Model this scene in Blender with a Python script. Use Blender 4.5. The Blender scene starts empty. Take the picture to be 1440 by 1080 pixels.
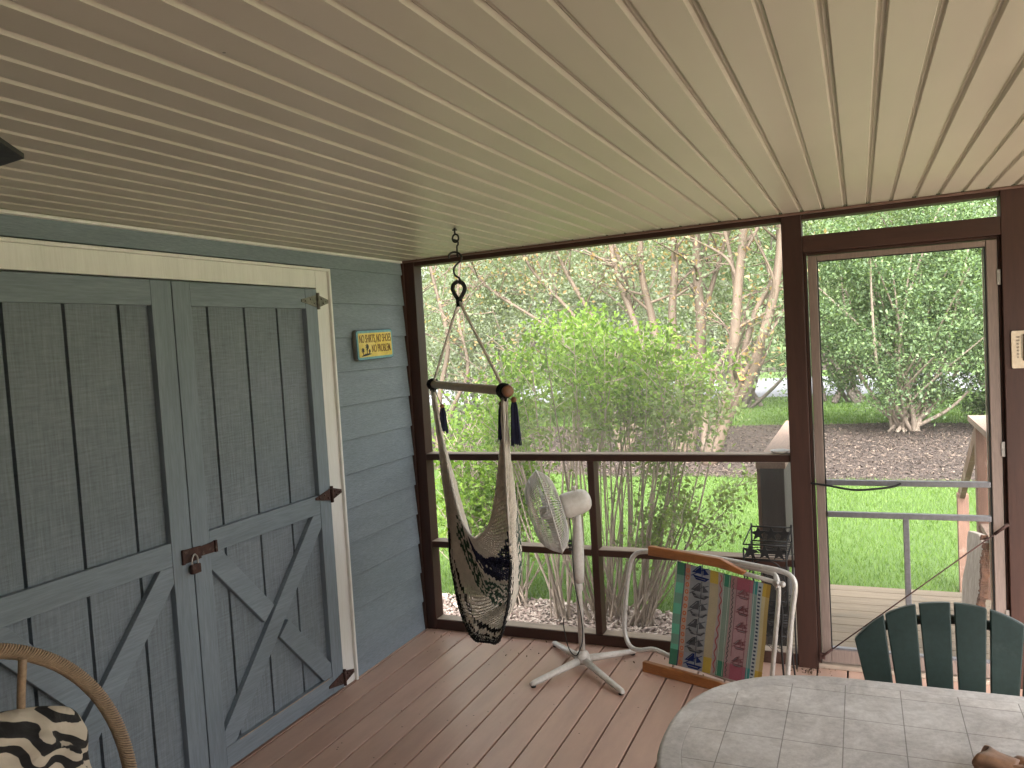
import bpy, math, random
import numpy as np
from mathutils import Vector, Matrix
rnd = random.Random(11)
rng = np.random.default_rng(5)
S = bpy.context.scene
COL = S.collection
V = Vector
PI = math.pi

# ------------------------------------------------------------------ materials
def newmat(name):
    m = bpy.data.materials.new(name); m.use_nodes = True
    nt = m.node_tree; nt.nodes.clear()
    out = nt.nodes.new('ShaderNodeOutputMaterial')
    b = nt.nodes.new('ShaderNodeBsdfPrincipled')
    nt.links.new(b.outputs[0], out.inputs[0])
    return m, nt, b, out
def N(nt, t, **k):
    n = nt.nodes.new(t)
    for a, v in k.items():
        if a in n.inputs: n.inputs[a].default_value = v
        else: setattr(n, a, v)
    return n
def rgba(c): return (c[0], c[1], c[2], 1)
def ramp(nt, fac, stops):
    r = nt.nodes.new('ShaderNodeValToRGB'); e = r.color_ramp.elements
    while len(e) < len(stops): e.new(.5)
    for i, (p, c) in enumerate(stops):
        e[i].position = p; e[i].color = rgba(c) if isinstance(c, tuple) else (c, c, c, 1)
    nt.links.new(fac, r.inputs[0]); return r
def coords(nt, stretch=(1, 1, 1)):
    tc = N(nt, 'ShaderNodeTexCoord'); mp = N(nt, 'ShaderNodeMapping')
    mp.inputs['Scale'].default_value = stretch
    nt.links.new(tc.outputs['Object'], mp.inputs[0]); return mp.outputs[0]
def math_(nt, op, a, b=None):
    n = nt.nodes.new('ShaderNodeMath'); n.operation = op
    for i, x in enumerate((a, b)):
        if x is None: continue
        if isinstance(x, (int, float)): n.inputs[i].default_value = x
        else: nt.links.new(x, n.inputs[i])
    return n.outputs[0]
def mix(nt, fac, a, b, mode='MIX'):
    n = nt.nodes.new('ShaderNodeMix'); n.data_type = 'RGBA'; n.blend_type = mode
    for sock, x in ((n.inputs[0], fac), (n.inputs[6], a), (n.inputs[7], b)):
        if isinstance(x, (int, float)): sock.default_value = x
        elif isinstance(x, tuple): sock.default_value = rgba(x)
        else: nt.links.new(x, sock)
    return n.outputs[2]
def bump(nt, b, h, strength, dist=.002):
    n = N(nt, 'ShaderNodeBump'); n.inputs['Strength'].default_value = strength; n.inputs['Distance'].default_value = dist
    nt.links.new(h, n.inputs['Height']); nt.links.new(n.outputs[0], b.inputs['Normal']); return n
def M(name, col, rough=.6, var=.2, scale=3., stretch=(1, 1, 1), bs=.25, bscale=60., metal=0., dirt=None, spec=.5, bdist=.002):
    """paint / wood / plastic: tone drifting over the surface, fine grain bump, optional dirt patches"""
    m, nt, b, out = newmat(name)
    c = coords(nt, stretch)
    n1 = N(nt, 'ShaderNodeTexNoise', Scale=scale, Detail=6., Roughness=.6); nt.links.new(c, n1.inputs['Vector'])
    lo = tuple(x * (1 - var) for x in col); hi = tuple(min(1, x * (1 + var)) for x in col)
    cr = ramp(nt, n1.outputs[0], [(.3, lo), (.7, hi)]).outputs[0]
    n2 = N(nt, 'ShaderNodeTexNoise', Scale=bscale, Detail=5., Roughness=.65); nt.links.new(c, n2.inputs['Vector'])
    cr = mix(nt, .22, cr, ramp(nt, n2.outputs[0], [(.35, .25), (.65, .85)]).outputs[0], 'OVERLAY')
    if dirt:
        n3 = N(nt, 'ShaderNodeTexNoise', Scale=dirt[1], Detail=8., Roughness=.7); nt.links.new(coords(nt), n3.inputs['Vector'])
        f = ramp(nt, n3.outputs[0], [(dirt[2], 0.), (dirt[2] + .12, 1.)]).outputs[0]
        cr = mix(nt, math_(nt, 'MULTIPLY', f, dirt[3]), cr, dirt[0])
    nt.links.new(cr, b.inputs['Base Color'])
    b.inputs['Roughness'].default_value = rough; b.inputs['Metallic'].default_value = metal
    b.inputs['Specular IOR Level'].default_value = spec
    rr = ramp(nt, n1.outputs[0], [(.2, max(0, rough - .08)), (.8, min(1, rough + .1))]); nt.links.new(rr.outputs[0], b.inputs['Roughness'])
    if bs: bump(nt, b, n2.outputs[0], bs, bdist)
    return m
def leafmat(name, col, col2, trans=.35, rough=.5):
    m, nt, b, out = newmat(name)
    g = N(nt, 'ShaderNodeNewGeometry')
    cr = ramp(nt, g.outputs['Random Per Island'], [(0., col), (.5, tuple((a + c) / 2 for a, c in zip(col, col2))), (1., col2)]).outputs[0]
    nt.links.new(cr, b.inputs['Base Color']); b.inputs['Roughness'].default_value = rough; b.inputs['Specular IOR Level'].default_value = .3
    t = N(nt, 'ShaderNodeBsdfTranslucent'); tc = mix(nt, 1., cr, (1.25, 1.3, .55), 'MULTIPLY'); nt.links.new(tc, t.inputs[0])
    mx = N(nt, 'ShaderNodeMixShader'); mx.inputs[0].default_value = trans
    nt.links.new(b.outputs[0], mx.inputs[1]); nt.links.new(t.outputs[0], mx.inputs[2]); nt.links.new(mx.outputs[0], out.inputs[0])
    return m

WOODX, WOODY, WOODZ = (.35, 5, 5), (5, .35, 5), (5, 5, .35)
DOORB = (.195, .235, .272)
m_side = M('siding_paint', (.200, .240, .275), .55, .1, 2., (6, 1, 8), .5, 26., dirt=((.10, .11, .10), 3., .62, .25), bdist=.003)
m_stile = M('door_frame_paint', DOORB, .5, .13, 3., WOODZ, .22, 30., dirt=((.22, .24, .24), 5., .66, .3))
m_raily = M('door_rail_paint', DOORB, .5, .13, 3., WOODY, .22, 30., dirt=((.22, .24, .24), 5., .66, .3))
m_trim = M('cream_trim_paint', (.78, .765, .73), .5, .06, 3., WOODZ, .12, 30., dirt=((.45, .40, .33), 6., .66, .35))
m_frame = M('brown_stain_vertical', (.046, .0175, .011), .55, .3, 2., WOODZ, .3, 22., dirt=((.20, .12, .09), 3., .64, .3))
m_framex = M('brown_stain_across', (.046, .0175, .011), .55, .3, 2., WOODX, .3, 22., dirt=((.24, .16, .12), 3., .6, .35))
m_sill = M('daylit_brown_sill', (.36, .285, .225), .7, .25, 2., WOODX, .3, 22., dirt=((.30, .24, .19), 4., .5, .5))  # daylight on the rail tops is put into this tone; the threshold shares it
m_taupe = M('taupe_door_paint', (.235, .18, .155), .45, .08, 2., WOODZ, .08, 40., dirt=((.12, .08, .06), 6., .68, .5))
m_alu = M('brushed_aluminium', (.20, .20, .215), .42, .08, 3., (1, 1, 1), .05, 60., metal=.4)
m_white = M('aged_white_plastic', (.64, .60, .55), .35, .07, 3., (1, 1, 1), .03, 60., dirt=((.42, .36, .28), 7., .62, .4))
m_blade = M('pale_fan_blade', (.55, .54, .52), .4, .06, 3.)
m_wire = M('white_wire', (.60, .57, .54), .4, .08, 9.)
m_rust = M('rusty_iron', (.065, .030, .024), .75, .5, 22., (1, 1, 1), .5, 90., metal=.25, dirt=((.22, .17, .14), 30., .55, .5))
m_steel = M('worn_steel', (.42, .40, .38), .4, .2, 20., metal=.8, bs=.1)
m_galv = M('dull_galvanised_iron', (.22, .21, .18), .6, .3, 20., metal=.5, bs=.3, dirt=((.06, .05, .04), 25., .55, .7))
m_iron = M('black_iron', (.014, .014, .015), .5, .4, 20., bs=.2)
m_black = M('black_rubber', (.012, .012, .013), .55, .3, 20.)
m_orange = M('varnished_arm_wood', (.33, .125, .038), .38, .25, 4., (.6, 3, 6), .12, 30.)
m_tube = M('greyed_white_tube', (.60, .58, .55), .35, .1, 6., metal=.3, bs=.05)
m_green = M('dark_green_resin', (.018, .036, .033), .42, .15, 5., bs=.06, dirt=((.09, .11, .10), 9., .66, .25))
m_cream = M('cream_cotton', (.78, .73, .66), .9, .12, 30., bs=.5, bscale=220.)
m_navy = M('navy_cotton', (.028, .030, .075), .9, .3, 30., bs=.5, bscale=220.)
m_dgreen = M('dark_green_cotton', (.05, .10, .07), .9, .3, 30., bs=.5, bscale=220.)
m_blackc = M('black_cotton', (.016, .017, .018), .9, .3, 30., bs=.5, bscale=220.)
m_bar = M('pale_turned_wood', (.40, .31, .21), .45, .15, 4., (4, 4, 4), .1, 40.)
m_bead = M('brown_bead_wood', (.22, .10, .05), .5, .2, 20.)
m_rattan = M('tan_rattan', (.36, .25, .16), .5, .2, 18., bs=.25, bscale=90.)
m_bark = M('shrub_bark', (.27, .215, .17), .85, .35, 6., (3, 3, .7), .6, 30., bdist=.006)
m_crape = M('smooth_tan_bark', (.112, .079, .056), .7, .3, 2.2, (2.5, 2.5, .6), .3, 12., bdist=.01)
m_dbark = M('dark_tree_bark', (.10, .082, .068), .9, .35, 3., (3, 3, .6), .6, 12., bdist=.02)
m_cut = M('fresh_cut_wood', (.62, .30, .10), .8, .25, 20.)
m_weather = M('weathered_deck_wood', (.215, .17, .12), .85, .28, 3., WOODX, .5, 20., dirt=((.16, .15, .12), 4., .58, .55))
m_railw = M('railing_wood', (.17, .092, .064), .75, .22, 3., WOODZ, .3, 22., dirt=((.42, .33, .27), 4., .55, .5))
m_railtop = M('sunlit_railing_cap', (.24, .165, .125), .75, .15, 3., WOODY, .3, 22.)  # paler than the railing wood: sun on the cap painted in
m_bin = M('shaded_dark_wood', (.055, .045, .042), .8, .3, 3., WOODZ, .3, 22.)  # left railing's shade is put into this dark tone; the framing shares it
m_slabf = M('sawn_slab_face', (.40, .35, .30), .8, .15, 5., WOODZ, .3, 20.)
m_slabb = M('rough_bark_edge', (.17, .078, .045), .95, .45, 18., (1, 1, 1), 1., 40., bdist=.02)
m_therm = M('cream_enamel', (.66, .56, .42), .45, .05, 3.)
m_ink = M('dark_ink', (.03, .022, .018), .6, .2, 20.)
m_signy = M('sign_yellow', (.78, .58, .09), .5, .18, 9., bs=.1, dirt=((.80, .70, .30), 5., .5, .5))
m_signb = M('sign_blue', (.16, .37, .40), .5, .1, 9., bs=.1)
m_signe = M('sign_edge_wood', (.20, .19, .16), .6, .1, 9., bs=.1)
m_signn = M('sign_navy_outline', (.03, .08, .14), .5, .1, 9., bs=.1)
m_signt = M('sign_brown_lettering', (.19, .085, .02), .6, .1, 9., bs=.05)
m_glove = M('brown_leather', (.21, .11, .06), .46, .45, 14., (1, 1, 1), .5, 60., dirt=((.10, .045, .025), 14., .55, .5))
m_glovein = M('pale_glove_lining', (.45, .30, .24), .8, .15, 9.)
m_asph = M('pale_asphalt', (.16, .165, .178), .9, .12, 1., (1, 1, 1), .3, 60.)

def mat_panel():
    m, nt, b, out = newmat('rough_sawn_panel_paint')
    c = coords(nt, (1, 16, .9)); n = N(nt, 'ShaderNodeTexNoise', Scale=7., Detail=8., Roughness=.7); nt.links.new(c, n.inputs['Vector'])
    c2 = coords(nt, (1, 1.2, 16)); n2 = N(nt, 'ShaderNodeTexNoise', Scale=8., Detail=6., Roughness=.7); nt.links.new(c2, n2.inputs['Vector'])
    n3 = N(nt, 'ShaderNodeTexNoise', Scale=2.2, Detail=3.); nt.links.new(coords(nt), n3.inputs['Vector'])
    h = math_(nt, 'ADD', math_(nt, 'MULTIPLY', n.outputs[0], .7), math_(nt, 'MULTIPLY', n2.outputs[0], .6))
    base = ramp(nt, n3.outputs[0], [(.3, (.178, .209, .240)), (.7, (.205, .238, .270))]).outputs[0]
    f = ramp(nt, h, [(.42, .66), (.64, 1.0), (.86, 1.38)]).outputs[0]
    nt.links.new(mix(nt, 1., base, f, 'MULTIPLY'), b.inputs['Base Color'])
    b.inputs['Roughness'].default_value = .62; b.inputs['Specular IOR Level'].default_value = .4
    bump(nt, b, h, .8, .004); return m
m_panel = mat_panel()

def mat_deck():
    m, nt, b, out = newmat('painted_deck_boards')
    tc = N(nt, 'ShaderNodeTexCoord'); sp = N(nt, 'ShaderNodeSeparateXYZ'); nt.links.new(tc.outputs['Object'], sp.inputs[0])
    bi = math_(nt, 'FLOOR', math_(nt, 'DIVIDE', math_(nt, 'SUBTRACT', sp.outputs[0], .032), .143))
    wn = N(nt, 'ShaderNodeTexWhiteNoise', noise_dimensions='1D'); nt.links.new(bi, wn.inputs['W'])
    base = ramp(nt, wn.outputs[0], [(0., (.45, .285, .22)), (.5, (.49, .315, .245)), (1., (.53, .345, .27))]).outputs[0]
    n = N(nt, 'ShaderNodeTexNoise', Scale=3., Detail=8., Roughness=.65); nt.links.new(coords(nt, (2.5, .5, 1)), n.inputs['Vector'])
    base = mix(nt, .32, base, ramp(nt, n.outputs[0], [(.3, .3), (.7, .72)]).outputs[0], 'OVERLAY')
    n2 = N(nt, 'ShaderNodeTexNoise', Scale=2.4, Detail=10., Roughness=.75); nt.links.new(coords(nt), n2.inputs['Vector'])
    base = mix(nt, math_(nt, 'MULTIPLY', ramp(nt, n2.outputs[0], [(.50, 0.), (.72, 1.)]).outputs[0], .45), base, (.47, .35, .28))
    n4 = N(nt, 'ShaderNodeTexNoise', Scale=30., Detail=6., Roughness=.8); nt.links.new(coords(nt, (2, .6, 1)), n4.inputs['Vector'])
    base = mix(nt, math_(nt, 'MULTIPLY', ramp(nt, n4.outputs[0], [(.60, 0.), (.68, 1.)]).outputs[0], .35), base, (.36, .30, .25))
    v = N(nt, 'ShaderNodeTexVoronoi', Scale=14.); nt.links.new(coords(nt), v.inputs['Vector'])
    base = mix(nt, math_(nt, 'MULTIPLY', math_(nt, 'LESS_THAN', v.outputs[0], .055), .8), base, (.04, .03, .025))
    nt.links.new(base, b.inputs['Base Color'])
    nt.links.new(ramp(nt, n2.outputs[0], [(.3, .30), (.7, .52)]).outputs[0], b.inputs['Roughness'])
    n3 = N(nt, 'ShaderNodeTexNoise', Scale=40., Detail=6.); nt.links.new(coords(nt, (4, .4, 1)), n3.inputs['Vector'])
    bump(nt, b, n3.outputs[0], .2, .002); return m
m_deck = mat_deck()

def mat_ceiling():
    m, nt, b, out = newmat('almond_vinyl')
    n = N(nt, 'ShaderNodeTexNoise', Scale=1.3, Detail=4., Roughness=.6); nt.links.new(coords(nt, (1.6, .5, 1)), n.inputs['Vector'])
    base = ramp(nt, n.outputs[0], [(.3, (.415, .378, .315)), (.7, (.485, .442, .37))]).outputs[0]
    v = N(nt, 'ShaderNodeTexVoronoi', Scale=3.2); nt.links.new(coords(nt), v.inputs['Vector'])
    base = mix(nt, math_(nt, 'MULTIPLY', math_(nt, 'LESS_THAN', v.outputs[0], .012), .75), base, (.06, .05, .04))
    nt.links.new(base, b.inputs['Base Color']); b.inputs['Roughness'].default_value = .38
    n2 = N(nt, 'ShaderNodeTexNoise', Scale=5., Detail=3.); nt.links.new(coords(nt, (1, .25, 1)), n2.inputs['Vector'])
    bump(nt, b, n2.outputs[0], .35, .006); return m
m_ceil = mat_ceiling()

def mat_table(grid):
    m, nt, b, out = newmat('tile_print_resin' if grid else 'table_rim_resin')
    n = N(nt, 'ShaderNodeTexNoise', Scale=6., Detail=10., Roughness=.72, Distortion=.6); nt.links.new(coords(nt), n.inputs['Vector'])
    base = ramp(nt, n.outputs[0], [(.32, (.33, .305, .29)), (.5, (.47, .445, .43)), (.66, (.60, .58, .565))]).outputs[0]
    n2 = N(nt, 'ShaderNodeTexNoise', Scale=2.6, Detail=6., Roughness=.7); nt.links.new(coords(nt), n2.inputs['Vector'])
    base = mix(nt, math_(nt, 'MULTIPLY', ramp(nt, n2.outputs[0], [(.55, 0.), (.72, 1.)]).outputs[0], .5), base, (.30, .25, .20))
    n3 = N(nt, 'ShaderNodeTexNoise', Scale=17., Detail=7., Roughness=.8, Distortion=1.5); nt.links.new(coords(nt), n3.inputs['Vector'])
    base = mix(nt, math_(nt, 'MULTIPLY', ramp(nt, n3.outputs[0], [(.63, 0.), (.68, 1.)]).outputs[0], .4), base, (.22, .19, .16))
    n5 = N(nt, 'ShaderNodeTexNoise', Scale=60., Detail=8., Roughness=.8); nt.links.new(coords(nt), n5.inputs['Vector'])
    base = mix(nt, .35, base, ramp(nt, n5.outputs[0], [(.35, .3), (.65, .75)]).outputs[0], 'OVERLAY')
    v5 = N(nt, 'ShaderNodeTexVoronoi', Scale=5.3); nt.links.new(coords(nt), v5.inputs['Vector'])
    base = mix(nt, math_(nt, 'MULTIPLY', math_(nt, 'LESS_THAN', v5.outputs[0], .05), .5), base, (.16, .14, .10))
    h = None
    if grid:
        br = N(nt, 'ShaderNodeTexBrick', Scale=1.); br.offset = 0.; br.squash = 1.
        br.inputs['Mortar Size'].default_value = .0016; br.inputs['Mortar Smooth'].default_value = .3
        br.inputs['Brick Width'].default_value = .143; br.inputs['Row Height'].default_value = .160
        br.inputs['Color1'].default_value = (.93, .93, .93, 1); br.inputs['Color2'].default_value = (1.05, 1.04, 1.02, 1); br.inputs['Mortar'].default_value = (.33, .31, .28, 1)
        mp = N(nt, 'ShaderNodeMapping'); tc = N(nt, 'ShaderNodeTexCoord')
        mp.inputs['Location'].default_value = (.0, .0, 0); nt.links.new(tc.outputs['Object'], mp.inputs[0]); nt.links.new(mp.outputs[0], br.inputs['Vector'])
        wob = N(nt, 'ShaderNodeTexNoise', Scale=9.); nt.links.new(coords(nt), wob.inputs['Vector'])
        base = mix(nt, .8, base, br.outputs['Color'], 'MULTIPLY'); h = math_(nt, 'SUBTRACT', 1., br.outputs['Fac'])
    nt.links.new(base, b.inputs['Base Color']); b.inputs['Roughness'].default_value = .5
    bump(nt, b, h if h else n.outputs[0], .5 if h else .1, .0015); return m
m_tab, m_tabrim = mat_table(True), mat_table(False)

def mat_zebra():
    m, nt, b, out = newmat('zebra_print_cloth')
    w = N(nt, 'ShaderNodeTexWave', Scale=7.6, Distortion=6., Detail=1.2); w.bands_direction = 'DIAGONAL'
    w.inputs['Detail Scale'].default_value = .8
    nt.links.new(coords(nt, (1, 1.1, 1.9)), w.inputs['Vector'])
    nt.links.new(ramp(nt, w.outputs[0], [(.46, (.012, .010, .010)), (.54, (.56, .48, .38))]).outputs[0], b.inputs['Base Color'])
    b.inputs['Roughness'].default_value = .8
    n = N(nt, 'ShaderNodeTexNoise', Scale=9., Detail=3., Distortion=1.); nt.links.new(coords(nt), n.inputs['Vector'])
    bump(nt, b, n.outputs[0], .8, .02); return m
m_zebra = mat_zebra()

def mat_screen(name, a, col):
    m, nt, b, out = newmat(name); nt.nodes.remove(b)
    t = N(nt, 'ShaderNodeBsdfTransparent'); d = N(nt, 'ShaderNodeBsdfDiffuse'); l = N(nt, 'ShaderNodeBsdfTranslucent')
    d.inputs[0].default_value = rgba(col); l.inputs[0].default_value = rgba(col)
    m1 = N(nt, 'ShaderNodeMixShader'); m1.inputs[0].default_value = .5
    nt.links.new(d.outputs[0], m1.inputs[1]); nt.links.new(l.outputs[0], m1.inputs[2])
    n = N(nt, 'ShaderNodeTexNoise', Scale=2.5, Detail=6., Roughness=.65); nt.links.new(coords(nt), n.inputs['Vector'])
    m2 = N(nt, 'ShaderNodeMixShader'); nt.links.new(ramp(nt, n.outputs[0], [(.3, a * .8), (.7, a * 1.25)]).outputs[0], m2.inputs[0])
    nt.links.new(t.outputs[0], m2.inputs[1]); nt.links.new(m1.outputs[0], m2.inputs[2]); nt.links.new(m2.outputs[0], out.inputs[0]); return m
m_screen = mat_screen('fibreglass_insect_screen', .07, (.60, .58, .55))
m_screenu = mat_screen('hazed_insect_screen', .15, (.66, .64, .60))  # upper pane: denser mix paints a pale haze over the view
m_screend = mat_screen('door_insect_screen', .07, (.50, .50, .48))

def mat_lawn():
    m, nt, b, out = newmat('lawn_turf')
    n = N(nt, 'ShaderNodeTexNoise', Scale=.9, Detail=8., Roughness=.7); nt.links.new(coords(nt), n.inputs['Vector'])
    n2 = N(nt, 'ShaderNodeTexNoise', Scale=26., Detail=6., Roughness=.8); nt.links.new(coords(nt), n2.inputs['Vector'])
    base = ramp(nt, n.outputs[0], [(.3, (.055, .110, .016)), (.7, (.085, .150, .025))]).outputs[0]
    base = mix(nt, .6, base, ramp(nt, n2.outputs[0], [(.3, .2), (.7, .8)]).outputs[0], 'OVERLAY')
    nt.links.new(base, b.inputs['Base Color']); b.inputs['Roughness'].default_value = .9
    bump(nt, b, n2.outputs[0], 1., .04); return m
m_lawn = mat_lawn()
def mat_mulch(name, c1, c2, c3):
    m, nt, b, out = newmat(name)
    v = N(nt, 'ShaderNodeTexVoronoi', Scale=38.); nt.links.new(coords(nt, (1, 1.7, 1)), v.inputs['Vector'])
    n = N(nt, 'ShaderNodeTexNoise', Scale=.8, Detail=8., Roughness=.7); nt.links.new(coords(nt), n.inputs['Vector'])
    sp = N(nt, 'ShaderNodeSeparateColor'); nt.links.new(v.outputs['Color'], sp.inputs[0])
    base = ramp(nt, sp.outputs[0], [(0., c1), (.6, c2), (.93, c2), (1., c3)]).outputs[0]
    base = mix(nt, .6, base, ramp(nt, n.outputs[0], [(.3, .3), (.7, .7)]).outputs[0], 'OVERLAY')
    nt.links.new(base, b.inputs['Base Color']); b.inputs['Roughness'].default_value = .95
    bump(nt, b, v.outputs[0], 1., .03); return m
m_mulch = mat_mulch('brown_bark_mulch', (.028, .018, .014), (.055, .037, .029), (.14, .10, .08))
m_mulchp = mat_mulch('pinkish_wood_chips', (.16, .115, .095), (.29, .225, .195), (.45, .38, .33))
def mat_island(name, cols, rough=.9):
    m, nt, b, out = newmat(name); g = N(nt, 'ShaderNodeNewGeometry')
    nt.links.new(ramp(nt, g.outputs['Random Per Island'], [(i / (len(cols) - 1), c) for i, c in enumerate(cols)]).outputs[0], b.inputs['Base Color'])
    b.inputs['Roughness'].default_value = rough; return m
m_chip = mat_island('mulch_chips', [(.024, .016, .012), (.044, .029, .022), (.062, .042, .032), (.16, .12, .09)])
m_chipp = mat_island('pale_chips', [(.15, .105, .09), (.28, .21, .18), (.36, .29, .25), (.50, .43, .37)])
m_litter = mat_island('dry_leaf_bits', [(.05, .03, .02), (.12, .07, .04), (.22, .16, .10)])

L_shrub = leafmat('privet_leaf', (.075, .150, .018), (.205, .315, .048), .45)
L_shrubd = leafmat('shaded_privet_leaf', (.12, .165, .065), (.23, .29, .12), .5)  # lower leaves made paler, lifting their shade by colour
L_bush = leafmat('evergreen_bush_leaf', (.085, .140, .058), (.175, .25, .105), .4)
L_bush2 = leafmat('evergreen_old_leaf', (.055, .095, .045), (.11, .16, .075), .3)
L_far = leafmat('distant_tree_leaf', (.13, .165, .095), (.21, .25, .155), .45)  # both distant greens kept pale: haze put into the leaf colour
L_far2 = leafmat('distant_grey_green_leaf', (.15, .175, .125), (.225, .25, .185), .45)
L_crape = leafmat('orange_new_leaf', (.28, .17, .08), (.36, .27, .14), .45)
L_grass = leafmat('grass_blade', (.055, .115, .016), (.125, .205, .034), .35)

# ------------------------------------------------------------------ mesh builder
def ident(): return Matrix.Identity(3)
def axes(x, y, z): return Matrix((x, y, z)).transposed()
def rotz(a): return Matrix.Rotation(a, 3, 'Z')
def frame_from(d, up=V((0, 0, 1))):
    d = d.normalized()
    if abs(d.dot(up)) > .98: up = V((1, 0, 0))
    s = d.cross(up).normalized(); return s, s.cross(d).normalized(), d
class MB:
    def __init__(s): s.v, s.f, s.mi, s.sm, s.cur = [], [], [], [], 0
    def face(s, idx, smooth=False): s.f.append(tuple(idx)); s.mi.append(s.cur); s.sm.append(smooth)
    def box(s, lo, hi):
        lo, hi = V(lo), V(hi); return s.obox((lo + hi) / 2, hi - lo, ident())
    def obox(s, c, size, rot):
        n = len(s.v); c = V(c)
        for i in range(8):
            q = V(((i & 1) - .5, ((i >> 1) & 1) - .5, ((i >> 2) & 1) - .5)); s.v.append(c + rot @ V((q.x * size[0], q.y * size[1], q.z * size[2])))
        for f in ((0, 2, 3, 1), (4, 5, 7, 6), (0, 1, 5, 4), (2, 6, 7, 3), (0, 4, 6, 2), (1, 3, 7, 5)): s.face([n + k for k in f])
        return s
    def bar(s, a, b, w, h, up=V((0, 0, 1))):
        a, b = V(a), V(b); x, y, z = frame_from(b - a, up); return s.obox((a + b) / 2, (w, h, (b - a).length), axes(x, y, z))
    def prism(s, poly, o, ux, uy, d):
        """polygon in the (ux,uy) plane at o, given the depth vector d"""
        o, ux, uy, d = V(o), V(ux), V(uy), V(d); n = len(s.v); k = len(poly)
        flip = ux.cross(uy).dot(d) < 0
        for p in poly: s.v.append(o + ux * p[0] + uy * p[1])
        for p in poly: s.v.append(o + ux * p[0] + uy * p[1] + d)
        a = list(range(n, n + k)); b = list(range(n + k, n + 2 * k))
        if flip: s.face(a); s.face(b[::-1])
        else: s.face(a[::-1]); s.face(b)
        for i in range(k):
            j = (i + 1) % k; q = (a[i], a[j], b[j], b[i]); s.face(q[::-1] if flip else q)
        return s
    def tube(s, pts, r, n=8, closed=False, cap=True):
        pts = [V(p) for p in pts]; m = len(pts); rs = r if isinstance(r, (list, tuple)) else [r] * m; base = len(s.v)
        up = None
        for i, p in enumerate(pts):
            t = (pts[(i + 1) % m] - pts[i - 1]) if closed else (pts[min(i + 1, m - 1)] - pts[max(i - 1, 0)])
            t = t.normalized() if t.length > 1e-9 else V((0, 0, 1))
            if up is None:
                up = V((0, 0, 1)) if abs(t.z) < .9 else V((1, 0, 0))
            x = t.cross(up)
            if x.length < 1e-6: x = t.orthogonal()
            x.normalize(); up = x.cross(t).normalized()
            for k in range(n):
                a = 2 * PI * k / n; s.v.append(p + (x * math.cos(a) + up * math.sin(a)) * rs[i])
        for i in range(m if closed else m - 1):
            j = (i + 1) % m
            for k in range(n):
                q = (k + 1) % n; s.face((base + i * n + k, base + j * n + k, base + j * n + q, base + i * n + q), True)
        if cap and not closed:
            s.face([base + k for k in range(n)]); s.face([base + (m - 1) * n + k for k in range(n)][::-1])
        return s
    def lathe(s, prof, o, axis, n=24):
        x, y, z = frame_from(V(axis)); o = V(o); base = len(s.v)
        for r, h in prof:
            for k in range(n):
                a = 2 * PI * k / n; s.v.append(o + z * h + (x * math.cos(a) + y * math.sin(a)) * max(r, 1e-4))
        for i in range(len(prof) - 1):
            for k in range(n):
                q = (k + 1) % n; s.face((base + i * n + k, base + i * n + q, base + (i + 1) * n + q, base + (i + 1) * n + k), True)
        s.face([base + k for k in range(n)][::-1]); s.face([base + (len(prof) - 1) * n + k for k in range(n)])
        return s
    def ball(s, c, r, n=10):
        return s.lathe([(r * math.sin(PI * i / n), -r * math.cos(PI * i / n)) for i in range(n + 1)], c, (0, 0, 1), n + 4)
    def ring(s, c, axis, R, r, n=40, k=6):
        x, y, z = frame_from(V(axis)); c = V(c)
        return s.tube([c + (x * math.cos(2 * PI * i / n) + y * math.sin(2 * PI * i / n)) * R for i in range(n)], r, k, True)
    def build(s, name, mats, parent=None, bevel=0, seg=2, sub=0):
        if not isinstance(mats, (list, tuple)): mats = [mats]
        off = V(parent_world(parent)) if parent else V((0, 0, 0))
        me = bpy.data.meshes.new(name); me.from_pydata([tuple(p - off) for p in s.v], [], s.f)
        for m in mats: me.materials.append(m)
        me.polygons.foreach_set('material_index', s.mi); me.polygons.foreach_set('use_smooth', s.sm); me.update()
        o = bpy.data.objects.new(name, me); COL.objects.link(o)
        if parent: o.parent = parent
        if bevel:
            b = o.modifiers.new('edge', 'BEVEL'); b.width = bevel; b.segments = seg; b.limit_method = 'ANGLE'; b.angle_limit = math.radians(40)
        if sub:
            b = o.modifiers.new('round', 'SUBSURF'); b.levels = sub; b.render_levels = sub
        return o
def parent_world(p):
    t = V((0, 0, 0))
    while p is not None: t += p.location; p = p.parent
    return t
def thing(name, label, cat, loc=(0, 0, 0), group=None):
    o = bpy.data.objects.new(name, None); o.location = loc; o.empty_display_size = .1; COL.objects.link(o)
    return tag(o, label, cat, group)
def tag(o, label, cat, group=None):
    o['label'] = label; o['category'] = cat
    if group: o['group'] = group
    return o
def struct(o): o['kind'] = 'structure'; return o
def stuff(o, label, cat): o['kind'] = 'stuff'; return tag(o, label, cat)
def spline(pts, k=6):
    pts = [V(p) for p in pts]; out = []
    for i in range(len(pts) - 1):
        p0, p1, p2, p3 = pts[max(i - 1, 0)], pts[i], pts[i + 1], pts[min(i + 2, len(pts) - 1)]
        for j in range(k):
            t = j / k; out.append(.5 * ((2 * p1) + (p2 - p0) * t + (2 * p0 - 5 * p1 + 4 * p2 - p3) * t * t + (3 * p1 - p0 - 3 * p2 + p3) * t ** 3))
    out.append(pts[-1]); return out
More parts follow.
